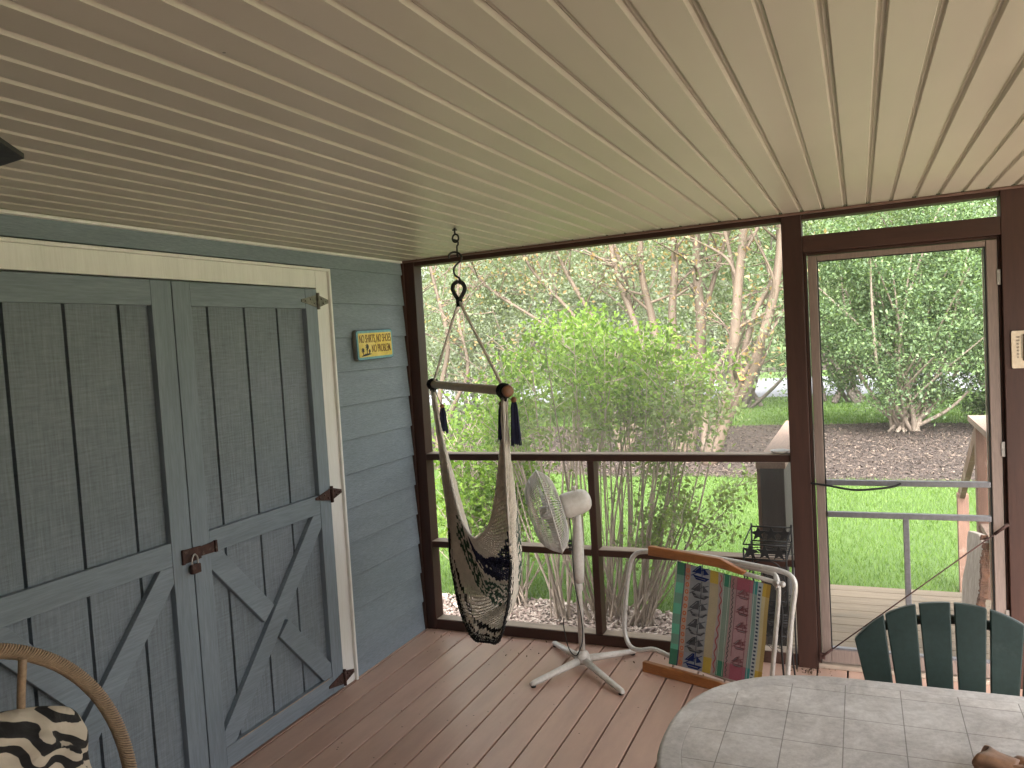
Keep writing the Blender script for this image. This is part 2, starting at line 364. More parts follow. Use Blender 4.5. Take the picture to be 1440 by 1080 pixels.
def np_mesh(name, verts, nper, mats, mi=None, parent=None, loops=None):
    """many separate n-gons of nper vertices each, straight from arrays"""
    me = bpy.data.meshes.new(name); nv = len(verts); nf = nv // nper
    off = np.array(parent_world(parent)) if parent else np.zeros(3)
    me.vertices.add(nv); me.vertices.foreach_set('co', (verts - off).astype(np.float32).ravel())
    me.loops.add(nv); me.loops.foreach_set('vertex_index', np.arange(nv, dtype=np.int32))
    me.polygons.add(nf); me.polygons.foreach_set('loop_start', (np.arange(nf) * nper).astype(np.int32))
    try: me.polygons.foreach_set('loop_total', np.full(nf, nper, np.int32))
    except Exception: pass
    for m in mats: me.materials.append(m)
    if mi is not None: me.polygons.foreach_set('material_index', mi.astype(np.int32))
    me.update(calc_edges=True); me.validate()
    o = bpy.data.objects.new(name, me); COL.objects.link(o)
    if parent: o.parent = parent
    return o
def unit(a): return a / np.maximum(np.linalg.norm(a, axis=1, keepdims=True), 1e-9)
def leaf_quads(c, size, aspect=.5, droop=.0, flat=.0):
    """leaf-shaped diamonds around the points c"""
    n = len(c); d = unit(rng.normal(size=(n, 3)) + np.array([0, 0, -droop])); q = rng.normal(size=(n, 3)) + np.array([0, 0, flat])
    s = unit(np.cross(d, q)); nn = np.cross(s, d); sz = size * rng.uniform(.6, 1.3, (n, 1))
    v = np.empty((n, 4, 3)); v[:, 0] = c - d * sz * .5; v[:, 1] = c + s * sz * aspect * .5 + nn * sz * .08 - d * sz * .05
    v[:, 2] = c + d * sz * .5; v[:, 3] = c - s * sz * aspect * .5 + nn * sz * .08 - d * sz * .05
    return v.reshape(-1, 3)

# ------------------------------------------------------------------ camera
r_ = V((0.91617719, 0.39645359, -0.05868478)); u_ = V((0.03273588, 0.07191119, 0.99687368)); f_ = V((-0.39943424, 0.91523403, -0.05290513))
CAM = V((2.5736883, -4.29760601, 1.77047929))
cd = bpy.data.cameras.new('camera'); cam = bpy.data.objects.new('camera', cd); COL.objects.link(cam)
mw = axes(r_, u_, -f_).to_4x4(); mw.translation = CAM; cam.matrix_world = mw
cd.sensor_width = 36; cd.lens = 1126.5866 / 1440 * 36; cd.clip_start = .02; cd.clip_end = 2000
S.camera = cam

H0, SX = 2.3, .0125
GZ = -.5
# ================================================================== PORCH SHELL
b = MB()
def deckboards(b, x0, x1, y0, y1, first, w, gap, z, th, alongx=False):
    x = first
    while x < x1:
        a, c = max(x + gap / 2, x0), min(x + w - gap / 2, x1)
        if c > a:
            if alongx: b.box((y0, a, z - th), (y1, c, z))
            else: b.box((a, y0, z - th), (c, y1, z))
        x += w
deckboards(b, 0.0, 4.2, -5.6, .16, .032 - .143, .143, .0085, 0, .03)
struct(b.build('floor', m_deck, None, .003, 2))
b = MB(); b.box((-.15, -5.6, -.3), (4.2, .12, -.036)); struct(b.build('floor_framing', m_bin))

b = MB(); pts = []
seam = .1005; x = .018
prof = [(-.05, 0.)]
i = 0
while x < 4.3:
    w = .0115 if i % 3 else .009; d = .0105 if i % 3 else .008
    prof += [(x - w, 0.), (x - w * .62, d), (x - w * .2, d * .9), (x, d * .55), (x + w * .2, d * .9), (x + w * .62, d), (x + w, 0.)]
    x += seam; i += 1
prof.append((4.4, 0.))
b = MB()
for (xx, dz) in prof:
    for yy in (-5.7, .0): b.v.append(V((xx, yy, H0 + SX * xx + dz)))
for i in range(len(prof) - 1): b.face((2 * i, 2 * i + 1, 2 * i + 3, 2 * i + 2))
struct(b.build('ceiling', m_ceil))
b = MB(); b.prism([(-.2, H0 + .03), (4.4, H0 + .085), (4.4, H0 + .25), (-.2, H0 + .2)], (0, -5.8, 0), (1, 0, 0), (0, 0, 1), (0, 6.3, 0)); struct(b.build('roof_deck', m_bin))

hw = thing('unseen_house_wall', 'unseen house wall behind the camera, added to hold back and bounce light', 'wall', (2, -5.65, 0))  # out of view; added to cut and bounce the porch light
b = MB(); b.box((-.14, -5.75, -.5), (4.3, -5.61, 2.6)); b.build('siding', M('bounce_wall_paint', (.30, .25, .21), .6, .05, 2.), hw)
kw = thing('unseen_side_wall', 'unseen right side wall, posts and beam added to shape the porch light', 'half wall', (4.2, -2.8, 0))  # out of view; its opening is shaped to control the side light
b = MB(); b.box((4.2, -5.6, -.5), (4.27, -4.1, 2.4)); b.box((4.2, -4.099, -.5), (4.27, .1, .10)); b.build('boards', m_framex, kw)
b = MB(); b.box((4.18, -4.099, 2.16), (4.3, .1, 2.38)); b.build('header', m_framex, kw)
for y in (-4.09, -2.05, .0):
    b = MB(); b.box((4.19, y, .101), (4.28, y + .09, 2.159)); b.build('post', m_frame, kw)

# ------------------------------------------------------------------ siding wall with door casing
wall = thing('siding_wall', 'blue grey lap siding wall around the double shed doors', 'wall', (0, -.4, 0))
b = MB(); ZK = [2.2145 - .1853 * k for k in range(13)]
def lap(b, z0, z1, y0, y1):
    b.prism([(-.03, z0), (.0155, z0), (.002, z1 + .012), (-.03, z1 + .012)], (0, y0, 0), (1, 0, 0), (0, 0, 1), (0, y1 - y0, 0))
zs = [H0 + .02] + ZK
for k in range(len(zs) - 1):
    z1, z0 = zs[k], max(zs[k + 1], -.02)
    if z0 >= z1: continue
    if k == 0: lap(b, z0, z1, -5.6, -.017)
    else:
        lap(b, z0, z1, -.80, -.017)
        lap(b, z0, z1, -5.6, -2.91)
b.box((-.14, -5.6, -.25), (-.036, .10, H0 + .03))
wall_boards = b.build('siding', m_side, wall, .0015, 1)
b = MB(); DT, DB = 2.097, .012; YR, YG, YL = -.903, -1.850, -2.797; TX = .026
b.box((-.03, YR + .004, 0.004), (TX, -.800, DT + .095)); b.box((-.03, YL - .10, .004), (TX, YL - .004, DT + .095))
b.box((-.03, YL - .004, DT + .006), (TX, YR + .004, DT + .095))
b.box((-.03, -.7995, .004), (TX + .014, -.784, DT + .1095)); b.box((-.03, YL - .115, .004), (TX + .014, YL - .1005, DT + .1095))
b.box((-.03, YL - .115, DT + .0955), (TX + .014, -.784, DT + .1095))
b.build('door_casing', m_trim, wall, .003, 2)

# ------------------------------------------------------------------ the two shed doors
def grooved_panel(y0, y1, z0, z1, grooves):
    b = MB(); e = sorted([y0] + [g for g in grooves if y0 < g < y1] + [y1])
    for i in range(len(e) - 1):
        a = e[i] + (.007 if i else 0); c = e[i + 1] - (.007 if i < len(e) - 2 else 0); b.box((-.0262, a, z0), (.002, c, z1))
    b.box((-.034, y0, z0), (-.026, y1, z1)); return b
def brace(b, a, c, w, x0, x1):
    """board in the wall plane between points (y,z); ends cut vertical"""
    (ya, za), (yc, zc) = a, c; h = w / 2 / abs(math.cos(math.atan2(zc - za, yc - ya)))
    b.prism([(ya, za - h), (yc, zc - h), (yc, zc + h), (ya, za + h)], (x0, 0, 0), (0, 1, 0), (0, 0, 1), (x1 - x0, 0, 0))
def clip_brace(b, y0, y1, z0, z1, w, x0, x1, rising, t0=0., t1=1.):
    """diagonal board of the lower panel, cut by the frame opening"""
    n = V(((z1 - z0) * (-1 if rising else 1), (y1 - y0))).normalized() * (w / 2)
    p, q = (V((y0, z0)), V((y1, z1))) if rising else (V((y0, z1)), V((y1, z0)))
    A, B = p.lerp(q, t0), p.lerp(q, t1)
    ext = (q - p).normalized() * w
    poly = [A - n - (ext if t0 == 0 else V((0, 0))), B - n + (ext if t1 == 1 else V((0, 0))), B + n + (ext if t1 == 1 else V((0, 0))), A + n - (ext if t0 == 0 else V((0, 0)))]
    def clip(poly, f):
        out = []
        for i in range(len(poly)):
            a, c = poly[i], poly[(i + 1) % len(poly)]; fa, fc = f(a), f(c)
            if fa >= 0: out.append(a)
            if fa * fc < 0: out.append(a.lerp(c, fa / (fa - fc)))
        return out
    for f in (lambda v: v.x - y0, lambda v: y1 - v.x, lambda v: v.y - z0, lambda v: z1 - v.y): poly = clip(poly, f)
    b.prism([(v.x, v.y) for v in poly], (x0, 0, 0), (0, 1, 0), (0, 0, 1), (x1 - x0, 0, 0))
def strap_hinge(parent, y, z, m=None):
    b = MB(); X = .0325
    b.prism([(-.13, -.006), (-.012, -.031), (-.012, .031), (-.13, .006)], (X, y, z), (0, 1, 0), (0, 0, 1), (.004, 0, 0))
    b.prism([(.012, -.031), (.092, -.009), (.092, .009), (.012, .031)], (X - .004, y, z), (0, 1, 0), (0, 0, 1), (.004, 0, 0))
    b.tube([(X + .005, y, z - .042), (X + .005, y, z + .042)], .0085, 10)
    for p in ((-.10, 0), (-.06, .008), (-.03, -.012), (.03, .012), (.045, -.01), (.068, 0)): b.lathe([(.006, 0), (.005, .003), (0, .0045)], (X + .0035, y + p[0], z + p[1]), (1, 0, 0), 8)
    return b.build('hinge', m or m_rust, parent)
X0, X1 = .0025, .030
def shed_door(label, ya, yb, grooves, wl, wr, rail_z, group, right):
    t = thing('shed_door', label, 'door', (0, (ya + yb) / 2, DB), group)
    grooved_panel(ya + .01, yb - .01, DB + .01, DT - .01, grooves).build('panel', m_panel, t)
    for a, c in ((ya, ya + wl), (yb - wr, yb)):
        q = MB(); q.box((X0, a, DB), (X1, c, DT)); q.build('stile', m_stile, t, .002, 2)
    i0, i1 = ya + wl + .001, yb - wr - .001
    for z0, z1 in ((DT - .101, DT - .001), rail_z, (DB + .001, DB + .092)):
        q = MB(); q.box((X0, i0, z0), (X1 - .001, i1, z1)); q.build('rail', m_raily, t, .002, 2)
    za, zb = DB + .093, rail_z[0] - .001
    q = MB(); clip_brace(q, i0, i1, za, zb, .092, X0, X1 - .002, True); q.build('brace', m_raily, t, .002, 2)
    if right:
        for t0, t1 in ((0., .44), (.56, 1.)):
            q = MB(); clip_brace(q, i0, i1, za, zb, .092, X0, X1 - .003, False, t0, t1); q.build('brace', m_raily, t, .002, 2)
    else:
        q = MB(); clip_brace(q, i0, i1, za, zb, .092, X0, X1 - .003, False, 0., .44); q.build('brace', m_raily, t, .002, 2)
    return t
dr = shed_door('narrow blue grey shed door with a full X brace and three hinges by the cream casing', YG + .003, YR, [-1.638, -1.412, -1.188], .094, .092, (.953, 1.047), 'blue grey shed doors', True)
dl = shed_door('blue grey shed door leaf behind the rattan chair, cut by the photo edge', YL, YG - .003, [-2.09, -2.32, -2.545], .094, .102, (.953, 1.047), 'blue grey shed doors', False)
for z in (2.035, 1.035, .062): strap_hinge(dr, YR, z, m_galv if z > 2 else None)
b = MB()                                                       # worn paint line on the bottom rail
b.box((X1 - .0012, YG + .18, DB + .0885), (X1 + .0006, YR - .12, DB + .0935)); b.build('bare_rail_edge', m_sill, dr)
b = MB()
b.prism([(-.045, -.028), (.05, -.026), (.05, .026), (-.045, .03)], (X1 + .003, -1.862, .975), (0, 1, 0), (0, 0, 1), (.005, 0, 0))
b.prism([(.05, -.020), (.125, -.022), (.125, .024), (.05, .020)], (X1 + .003, -1.862, .977), (0, 1, 0), (0, 0, 1), (.004, 0, 0))
b.box((X1, -1.735, .953), (X1 + .012, -1.722, 1.003)); b.box((X1, -1.912, .945), (X1 + .010, -1.900, 1.006))
b.build('hasp', m_rust, dr, .001, 1)
pl = thing('padlock', 'small rusty padlock with a steel shackle hanging from the door hasp', 'padlock', (X1 + .02, -1.862, .92))
b = MB(); b.box((X1 + .010, -1.885, .900), (X1 + .030, -1.838, .938)); b.build('lock_body', m_rust, pl, .004, 3)
b = MB(); b.tube(spline([(X1 + .02, -1.876, .936), (X1 + .02, -1.876, .962), (X1 + .02, -1.862, .978), (X1 + .02, -1.847, .962), (X1 + .02, -1.847, .936)], 6), .0035, 8); b.build('shackle', m_steel, pl)

# ------------------------------------------------------------------ sign
sg = thing('wooden_sign', 'yellow beach sign with palm trees on the siding beside the brown post', 'sign', (.02, -.40, 1.80))
def rrect(w, h, r, n=5):
    out = []
    for cx, cy, a0 in ((w / 2 - r, h / 2 - r, 0), (-w / 2 + r, h / 2 - r, 90), (-w / 2 + r, -h / 2 + r, 180), (w / 2 - r, -h / 2 + r, 270)):
        for i in range(n + 1): a = math.radians(a0 + 90 * i / n); out.append((cx + r * math.cos(a), cy + r * math.sin(a)))
    return out
so = V((.013, -.402, 1.800)); tilt = math.radians(1.2); sy = V((0, math.cos(tilt), math.sin(tilt))); sz = V((0, -math.sin(tilt), math.cos(tilt)))
def on_sign(b, poly, x, d): b.prism(poly, so + V((x, 0, 0)), sy, sz, (d, 0, 0))
b = MB(); on_sign(b, rrect(.378, .172, .020), 0, .022); b.build('backboard', m_signe, sg, .003, 2)
b = MB(); on_sign(b, rrect(.374, .168, .019), .0222, .0022); b.build('navy_border', m_signn, sg)
b = MB(); on_sign(b, rrect(.366, .160, .017), .0246, .0016); b.build('blue_border', m_signb, sg)
b = MB(); on_sign(b, rrect(.338, .134, .008), .0264, .0012); b.build('yellow_face', m_signy, sg)
def text_mesh(name, body, o, ux, uy, h, wscale, m, parent, depth=.0006, width=None, bold=0.):
    cu = bpy.data.curves.new(name, 'FONT'); cu.body = body; cu.size = h; cu.extrude = depth; cu.align_x = 'CENTER'; cu.align_y = 'CENTER'
    to = bpy.data.objects.new(name, cu); COL.objects.link(to)
    cu.offset = bold; dg = bpy.context.evaluated_depsgraph_get(); me = bpy.data.meshes.new_from_object(to.evaluated_get(dg))
    COL.objects.unlink(to); bpy.data.objects.remove(to)
    xs = [v.co.x for v in me.vertices]; wscale = width / (max(xs) - min(xs)) if width else wscale
    R3 = axes(V(ux), V(uy), V(ux).cross(V(uy))); off = parent_world(parent)
    for v in me.vertices: v.co = V(o) - off + R3 @ V((v.co.x * wscale, v.co.y, v.co.z))
    me.materials.clear(); me.materials.append(m)
    ob = bpy.data.objects.new(name, me); COL.objects.link(ob); ob.parent = parent; return ob
sx = V((.0282, 0, 0))
text_mesh('lettering', 'NO SHIRTS, NO SHOES', so + sx + sy * .000 + sz * .033, sy, sz, .064, .44, m_signt, sg, width=.322, bold=.0001)
text_mesh('lettering', 'NO PROBLEM', so + sx + sy * .054 + sz * -.024, sy, sz, .062, .47, m_signt, sg, width=.192, bold=.0001)
text_mesh('lettering', '.', so + sx + sy * .156 + sz * -.022, sy, sz, .056, .8, m_signt, sg)
b = MB()
on_sign(b, [(-.150, -.063), (-.10, -.060), (-.045, -.052), (-.07, -.047), (-.11, -.048), (-.14, -.056)], .0278, .0008)
def palm(b, y, z0, z1, lean, r):
    on_sign(b, [(y - .003, z0), (y + .003, z0), (y + lean + .002, z1), (y + lean - .002, z1)], .0278, .0008)
    for k in range(8):
        a = 2 * PI * k / 8 + .2; c, s_ = math.cos(a), math.sin(a)
        on_sign(b, [(y + lean - s_ * .003, z1 + c * .003), (y + lean + c * r * .6 - s_ * .005, z1 + s_ * r * .6 + c * .005), (y + lean + c * r, z1 + s_ * r - .004), (y + lean + s_ * .003, z1 - c * .003)], .02785 + .00002 * k, .0008)
palm(b, -.094, -.052, -.008, .004, .021); palm(b, -.130, -.054, -.026, -.004, .016); palm(b, -.072, -.052, -.032, .004, .011)
b.build('palm_trees', m_ink, sg)

# ================================================================== SCREEN WALL
sw = thing('screen_wall', 'brown stained timber framing that holds the insect screens at the back', 'screen wall', (1.6, .045, 0))
def ceil(x): return H0 + SX * x
def P(name, lo, hi, m, par=sw, bev=.003):
    q = MB(); q.box(lo, hi); return q.build(name, m, par, bev, 2)
P('post', (.0, .0, 0), (.088, .095, ceil(0) - .001), m_frame); P('corner_strip', (.0005, -.016, .001), (.020, -.0005, ceil(0) - .014), m_frame); P('post', (2.228, -.012, 0), (2.325, .10, ceil(2.2) - .004), m_frame)
P('post', (3.182, -.006, 0), (3.40, .10, ceil(3.2) + .0), m_frame)
b = MB(); b.prism([(.089, ceil(0) - .036), (2.227, ceil(2.2) - .036), (2.227, ceil(2.2) - .010), (.089, ceil(0) - .010)], (0, .004, 0), (1, 0, 0), (0, 0, 1), (0, .09, 0))
b.prism([(2.326, ceil(2.2) - .034), (3.181, ceil(3.2) - .034), (3.181, ceil(3.2) - .010), (2.326, ceil(2.2) - .010)], (0, .004, 0), (1, 0, 0), (0, 0, 1), (0, .09, 0))
b.build('header', m_framex, sw, .002, 2)
b = MB(); b.box((.0, -5.6, H0 - .014), (.030, -.032, H0 - .0015)); struct(b.build('ceiling_moulding', m_trim, None, .003, 2))
b = MB(); b.prism([(.0, ceil(0) - .013), (4.2, ceil(4.2) - .013), (4.2, ceil(4.2) - .0015), (.0, ceil(0) - .0015)], (0, -.03, 0), (1, 0, 0), (0, 0, 1), (0, .0175, 0)); b.build('ceiling_trim', M('trim_strip', (.17, .10, .075), .55, .15, 3., WOODX), sw, .002, 2)
P('rail', (.089, .0, 1.068), (2.227, .093, 1.104), m_framex); P('rail', (.089, .004, .520), (1.128, .091, .556), m_framex); P('rail', (1.172, .004, .520), (2.227, .091, .556), m_framex)
P('mullion', (1.130, .002, .066), (1.170, .089, 1.067), m_frame)
P('bottom_plate', (.089, .002, .001), (2.227, .096, .062), m_framex)
P('door_header', (2.326, -.004, 2.128), (3.181, .096, 2.212), m_framex)
P('door_stop', (3.170, .02, .02), (3.1815, .075, 2.127), m_frame); P('door_stop', (2.3255, .02, .02), (2.341, .075, 2.127), m_frame)
P('door_stop', (2.342, .02, 2.113), (3.169, .075, 2.1275), m_framex); P('threshold', (2.326, .0, .001), (3.181, .13, .022), m_sill)
# daylight on the rail and plate tops, painted as thin pale boards
for nm, x0, x1, z in (('lit_rail_top', .0895, 2.2265, 1.1045), ('lit_rail_top', .0895, 1.1275, .5565), ('lit_rail_top', 1.1725, 2.2265, .5565), ('lit_rail_top', .0895, 1.129, .0625), ('lit_rail_top', 1.171, 2.2265, .0625)):
    P(nm, (x0, .006, z), (x1, .088, z + .004), m_sill, sw, .001)
def pane(x0, x1, z0, z1a, z1b, y=.080, m=m_screen, par=sw):
    q = MB(); q.v += [V((x0, y, z0)), V((x1, y, z0)), V((x1, y, z1b)), V((x0, y, z1a))]; q.face((0, 1, 2, 3)); return q.build('insect_screen', m, par)
pane(.089, 2.227, 1.105, ceil(0) - .03, ceil(2.2) - .03, .080, m_screenu)
pane(.089, 1.129, .56, 1.067, 1.067); pane(1.171, 2.227, .56, 1.067, 1.067); pane(.089, 1.129, .066, .519, .519); pane(1.171, 2.227, .066, .519, .519)
pane(2.326, 3.181, 2.213, ceil(2.3) - .03, ceil(3.2) - .03)

# ------------------------------------------------------------------ screen door
sd = thing('screen_door', 'taupe framed screen door with two aluminium push bars', 'door', (2.75, .03, .03))
m_taupex = m_taupe
P('stile', (2.346, .012, .03), (2.388, .048, 2.110), m_taupe, sd); P('stile', (3.122, .012, .03), (3.167, .048, 2.110), m_taupe, sd)
P('rail', (2.389, .013, 2.082), (3.121, .047, 2.109), m_taupe, sd); P('rail', (2.389, .013, .031), (3.121, .047, .100), m_taupe, sd)
b = MB()
for lo, hi in (((2.389, .020, .1005), (2.394, .044, 2.0815)), ((3.116, .020, .1005), (3.121, .044, 2.0815)), ((2.3945, .020, 2.077), (3.1155, .044, 2.0815))): b.box(lo, hi)
b.build('gasket', m_black, sd)
P('kick_edge', (2.3945, .018, .1005), (3.1155, .045, .110), m_alu, sd, .001)
P('push_bar', (2.3945, .004, .952), (3.1155, .030, .979), m_alu, sd, .003); P('push_bar', (2.3945, .004, .790), (3.1155, .030, .817), m_alu, sd, .003)
P('grille_bar', (2.739, .008, .111), (2.766, .028, .7895), m_alu, sd, .003)
P('sunlit_flange', (3.110, .0445, .111), (3.1155, .056, 2.076), m_white, sd, .001)  # white stands for sunlight on the flange edge
pane(2.390, 3.120, .095, 2.085, 2.085, .040, m_screend, sd)
b = MB(); b.tube(spline([(2.322, -.014, .965), (2.40, -.016, .955), (2.52, -.020, .936), (2.62, -.018, .942), (2.70, -.008, .953), (2.735, .002, .966)], 8), [.0055] * 41, 8); b.build('pull_strap', m_black, sd)
b = MB(); A, B_ = V((2.345, -.028, .075)), V((3.178, -.030, .790))
b.tube([A.lerp(B_, .02), A.lerp(B_, .93)], .0032, 8); b.tube([A, A.lerp(B_, .06)], .0065, 8); b.tube([A.lerp(B_, .93), B_], .0075, 8)
b.box((2.335, -.032, .062), (2.36, -.013, .09)); b.build('closer_spring', m_rust, sd)
for z in (.3, 1.1, 1.9): P('hinge', (3.163, .006, z), (3.178, .0115, z + .07), m_steel, sd, .001)

# ------------------------------------------------------------------ thermometer
th = thing('thermometer', 'cream wall thermometer on the wide brown post by the screen door', 'thermometer', (3.262, -.014, 1.515))
b = MB(); b.prism(rrect(.112, .172, .008), (3.266, -.0065, 1.598), (1, 0, 0), (0, 0, 1), (0, -.008, 0)); b.build('dial_plate', m_therm, th, .002, 2)
b = MB(); b.tube([(3.258, -.017, 1.552), (3.258, -.017, 1.668)], .0024, 8); b.ball((3.258, -.0165, 1.551), .0045, 8); b.build('glass_tube', m_ink, th)
for i, s_ in enumerate(('120', '100', '80', '60', '40', '20', '0')):
    text_mesh('scale_number', s_, V((3.235, -.0152, 1.655 - i * .0155)), (1, 0, 0), (0, 0, 1), .012, .85, m_ink, th)
    text_mesh('scale_number', str(50 - 10 * i), V((3.283, -.0152, 1.655 - i * .0155)), (1, 0, 0), (0, 0, 1), .012, .85, m_ink, th)
b = MB()
for i in range(27):
    for x in (3.2475, 3.2645): b.box((x, -.0153, 1.560 + i * .004), (x + .006, -.0147, 1.5612 + i * .004))
b.build('scale_marks', m_ink, th)

# ================================================================== CEILING FAN (a blade tip shows at the left edge)
cf = thing('ceiling_fan', 'dark ceiling fan blade tip against the almond ceiling', 'ceiling fan', (1.0, -3.91, 2.12))
b = MB(); b.lathe([(.02, -.06), (.10, -.05), (.13, 0), (.12, .06), (.05, .085), (.016, .10), (.016, .13), (.06, .14), (.07, .185)], (1.0, -3.91, 2.12), (0, 0, 1), 28); b.build('motor_housing', m_iron, cf)
tipdir = V((.51, .86, 0)).normalized()
for k in range(5):
    a = math.atan2(tipdir.y, tipdir.x) + 2 * PI * k / 5; d = V((math.cos(a), math.sin(a), 0)); s_ = V((-d.y, d.x, .01)).normalized()
    b = MB(); b.prism([(.10, -.02), (.18, -.05), (.30, -.085), (.576, -.113), (.62, 0), (.587, .085), (.30, .075), (.18, .05), (.10, .02)], V((1.0, -3.91, 2.12)), d, s_, V((0, 0, .008))); b.build('blade', m_iron, cf)

# ================================================================== HAMMOCK CHAIR
hb = V((.719, -.695, 0)); hp = V((.695, .719, 0)); HC = V((.867, -.947, 1.57))
hk = thing('ceiling_hook', 'black iron eye bolt and S hook screwed into the almond ceiling', 'hook', (.867, -.947, 2.31))
cx, cy = .867, -.947
b = MB(); b.lathe([(.012, 0), (.012, .004), (.005, .006), (.005, .02)], (cx, cy, 2.300), (0, 0, 1), 12); b.tube([(cx, cy, 2.312), (cx, cy, 2.285)], .0045, 8)
b.ring((cx + .002, cy, 2.264), (.2, 1, 0), .018, .0045, 20, 8); b.build('eye_bolt', m_iron, hk)
q_ = V((.93, .37, 0))
def hx(pts): return spline([V((cx, cy, 0)) + q_ * a + V((0, 0, z)) for a, z in pts], 6)
b = MB(); b.tube(hx([(-.008, 2.258), (.010, 2.250), (.012, 2.235), (.006, 2.225), (.006, 2.185), (.010, 2.180)]), .0042, 8); b.build('link', m_iron, hk)
b = MB(); b.tube(hx([(-.032, 2.172), (-.034, 2.188), (-.016, 2.200), (.010, 2.196), (.024, 2.178), (.018, 2.158), (-.004, 2.140), (-.016, 2.118), (-.012, 2.095), (.006, 2.080), (.012, 2.065), (.004, 2.052)]), .0048, 8); b.build('s_hook', m_iron, hk)
hm = thing('hammock_chair', 'cream, navy and green woven hammock chair hanging by the back screen', 'hammock chair', (.867, -.947, .40))
b = MB()
b.tube(hx([(.002, 2.066), (-.020, 2.052), (-.026, 2.026), (-.012, 1.995), (.000, 1.975), (.014, 1.995), (.030, 2.026), (.024, 2.052), (.002, 2.066)]), .0095, 8)
for k in range(5): b.ring((cx + .001, cy, 1.985 - k * .008), (0, 0, 1), .011, .006, 14, 6)
b.build('rope_loop', m_blackc, hm)
apex = V((cx, cy, 1.975)); LE, RE = HC - hb * .5, HC + hb * .5
def twisted(b, p, q, r, turns, n=3):
    d = q - p; x, y, z = frame_from(d); steps = max(12, int(turns * 7))
    for k in range(n):
        b.tube([p + d * (i / steps) + (x * math.cos(2 * PI * (turns * i / steps + k / n)) + y * math.sin(2 * PI * (turns * i / steps + k / n))) * r * .55 for i in range(steps + 1)], r * .58, 5)
for e in (LE + hb * .02, RE - hb * .02):
    b = MB(); twisted(b, apex, e + V((0, 0, .02)), .0066, 26); b.build('rope', m_cream, hm)
b = MB(); b.lathe([(.016, -.53), (.0205, -.526), (.0205, .526), (.016, .53)], HC, hb, 20); b.build('spreader_bar', m_bar, hm, .002, 2)
for e in (LE, RE):
    b = MB()
    for k in range(7): b.ring(e + hb * (.006 * (k - 3)), hb, .0245 + .003 * math.sin(k * 2.1), .006, 16, 6)
    for k in range(4): b.ring(e + V((0, 0, -.02)) + hb * .008 * (k - 1.5), hp + hb * .3 * (k - 1.5), .020, .0045, 14, 6)
    b.build('binding', m_blackc, hm)
b = MB(); b.lathe([(.016, 0), (.024, .006), (.025, .014), (.018, .022), (.004, .024)], RE + hb * .028, hb, 18); b.build('end_knob', m_bead, hm)
b = MB(); b.lathe([(.016, 0), (.024, .006), (.025, .014), (.018, .022), (.004, .024)], LE - hb * .028, -hb, 18); b.build('end_knob', m_bead, hm)
for e, o, ln in ((LE, hb * .055 + hp * .025 + V((0, 0, -.115)), .14), (RE, hb * .01 + hp * .036 + V((0, 0, -.040)), .185), (RE, hb * -.03 + hp * -.004 + V((0, 0, -.055)), .15)):
    t0 = e + o; b = MB(); b.tube(spline([e, (e + t0) / 2 + V((0, 0, -.012)), t0], 4), .002, 6); 
    for k in range(46):
        a, rr = rnd.uniform(0, 2 * PI), .017 * math.sqrt(rnd.random()); q2 = V((math.cos(a) * rr, math.sin(a) * rr, 0))
        b.tube([t0 + q2 * .35, t0 + q2 * .9 + V((0, 0, -.03)), t0 + q2 * 1.3 + V((rnd.uniform(-.004, .004), 0, -ln * rnd.uniform(.88, 1.05)))], .0021, 4)
    ts = b.build('tassel', m_navy, hm); q = MB(); q.ball(t0, .0125, 8); q.build('bead', m_bead, ts)
TOPC = [(-.49, 1.545), (-.424, 1.351), (-.357, 1.21), (-.28, 1.06), (-.159, .896), (-.012, .852), (.130, .895), (.250, .985), (.345, 1.132), (.410, 1.294), (.465, 1.45), (.497, 1.548)]
BOTC = [(-.385, .80), (-.395, .67), (-.358, .561), (-.30, .450), (-.205, .360), (-.05, .345), (.148, .392), (.290, .475), (.380, .612), (.425, .732), (.448, .80), (.457, .85)]
NU, NV = 138, 74
tp = spline([V((a, z, 0)) for a, z in TOPC], 20); bt = spline([V((a, z, 0)) for a, z in BOTC], 20)
def hsurf(u, v):
    i = u * (len(tp) - 1); k = min(int(i), len(tp) - 2); f = i - k
    A, B2 = tp[k].lerp(tp[k + 1], f), bt[k].lerp(bt[k + 1], f); w = v
    p = A.lerp(B2, w); side = math.sin(PI * u)
    off = .11 * math.sin(PI * v) * side + .015 * math.sin(9 * u + 5 * v) * side * math.sin(PI * v)
    wig = .006 * math.sin(37 * u + 3 * math.sin(9 * v)) * side
    return HC * 1 + hb * p.x + hp * off + V((0, 0, p.y - HC.z + wig * (.4 + v)))
b = MB(); idx = {}
def stripe(v):
    for lim, mi in ((.20, 0), (.44, 1), (.48, 0), (.68, 2), (.88, 0), (.91, 3), (.95, 0), (.985, 3), (1.1, 0)):
        if v < lim: return mi
for i in range(NU + 1):
    for j in range(NV + 1):
        if (i + j) % 2 == 0: idx[i, j] = len(b.v); b.v.append(hsurf(i / NU, j / NV) + V([rnd.uniform(-.0015, .0015) for _ in range(3)]))
for i in range(1, NU):
    for j in range(1, NV):
        if (i + j) % 2 == 1: q3 = j / NV + rnd.uniform(-.012, .012); b.cur = 0 if (rnd.random() < (.42 if .46 < q3 < .70 else .04) or (q3 < .90 and not .13 + .05 * q3 < i / NU < .86)) else stripe(q3); b.face((idx[i - 1, j], idx[i, j - 1], idx[i + 1, j], idx[i, j + 1]))
net = b.build('woven_net', [m_cream, m_navy, m_dgreen, m_blackc], hm)
w = net.modifiers.new('strands', 'WIREFRAME'); w.thickness = .0100; w.use_even_offset = False; w.use_boundary = True; w.use_replace = True
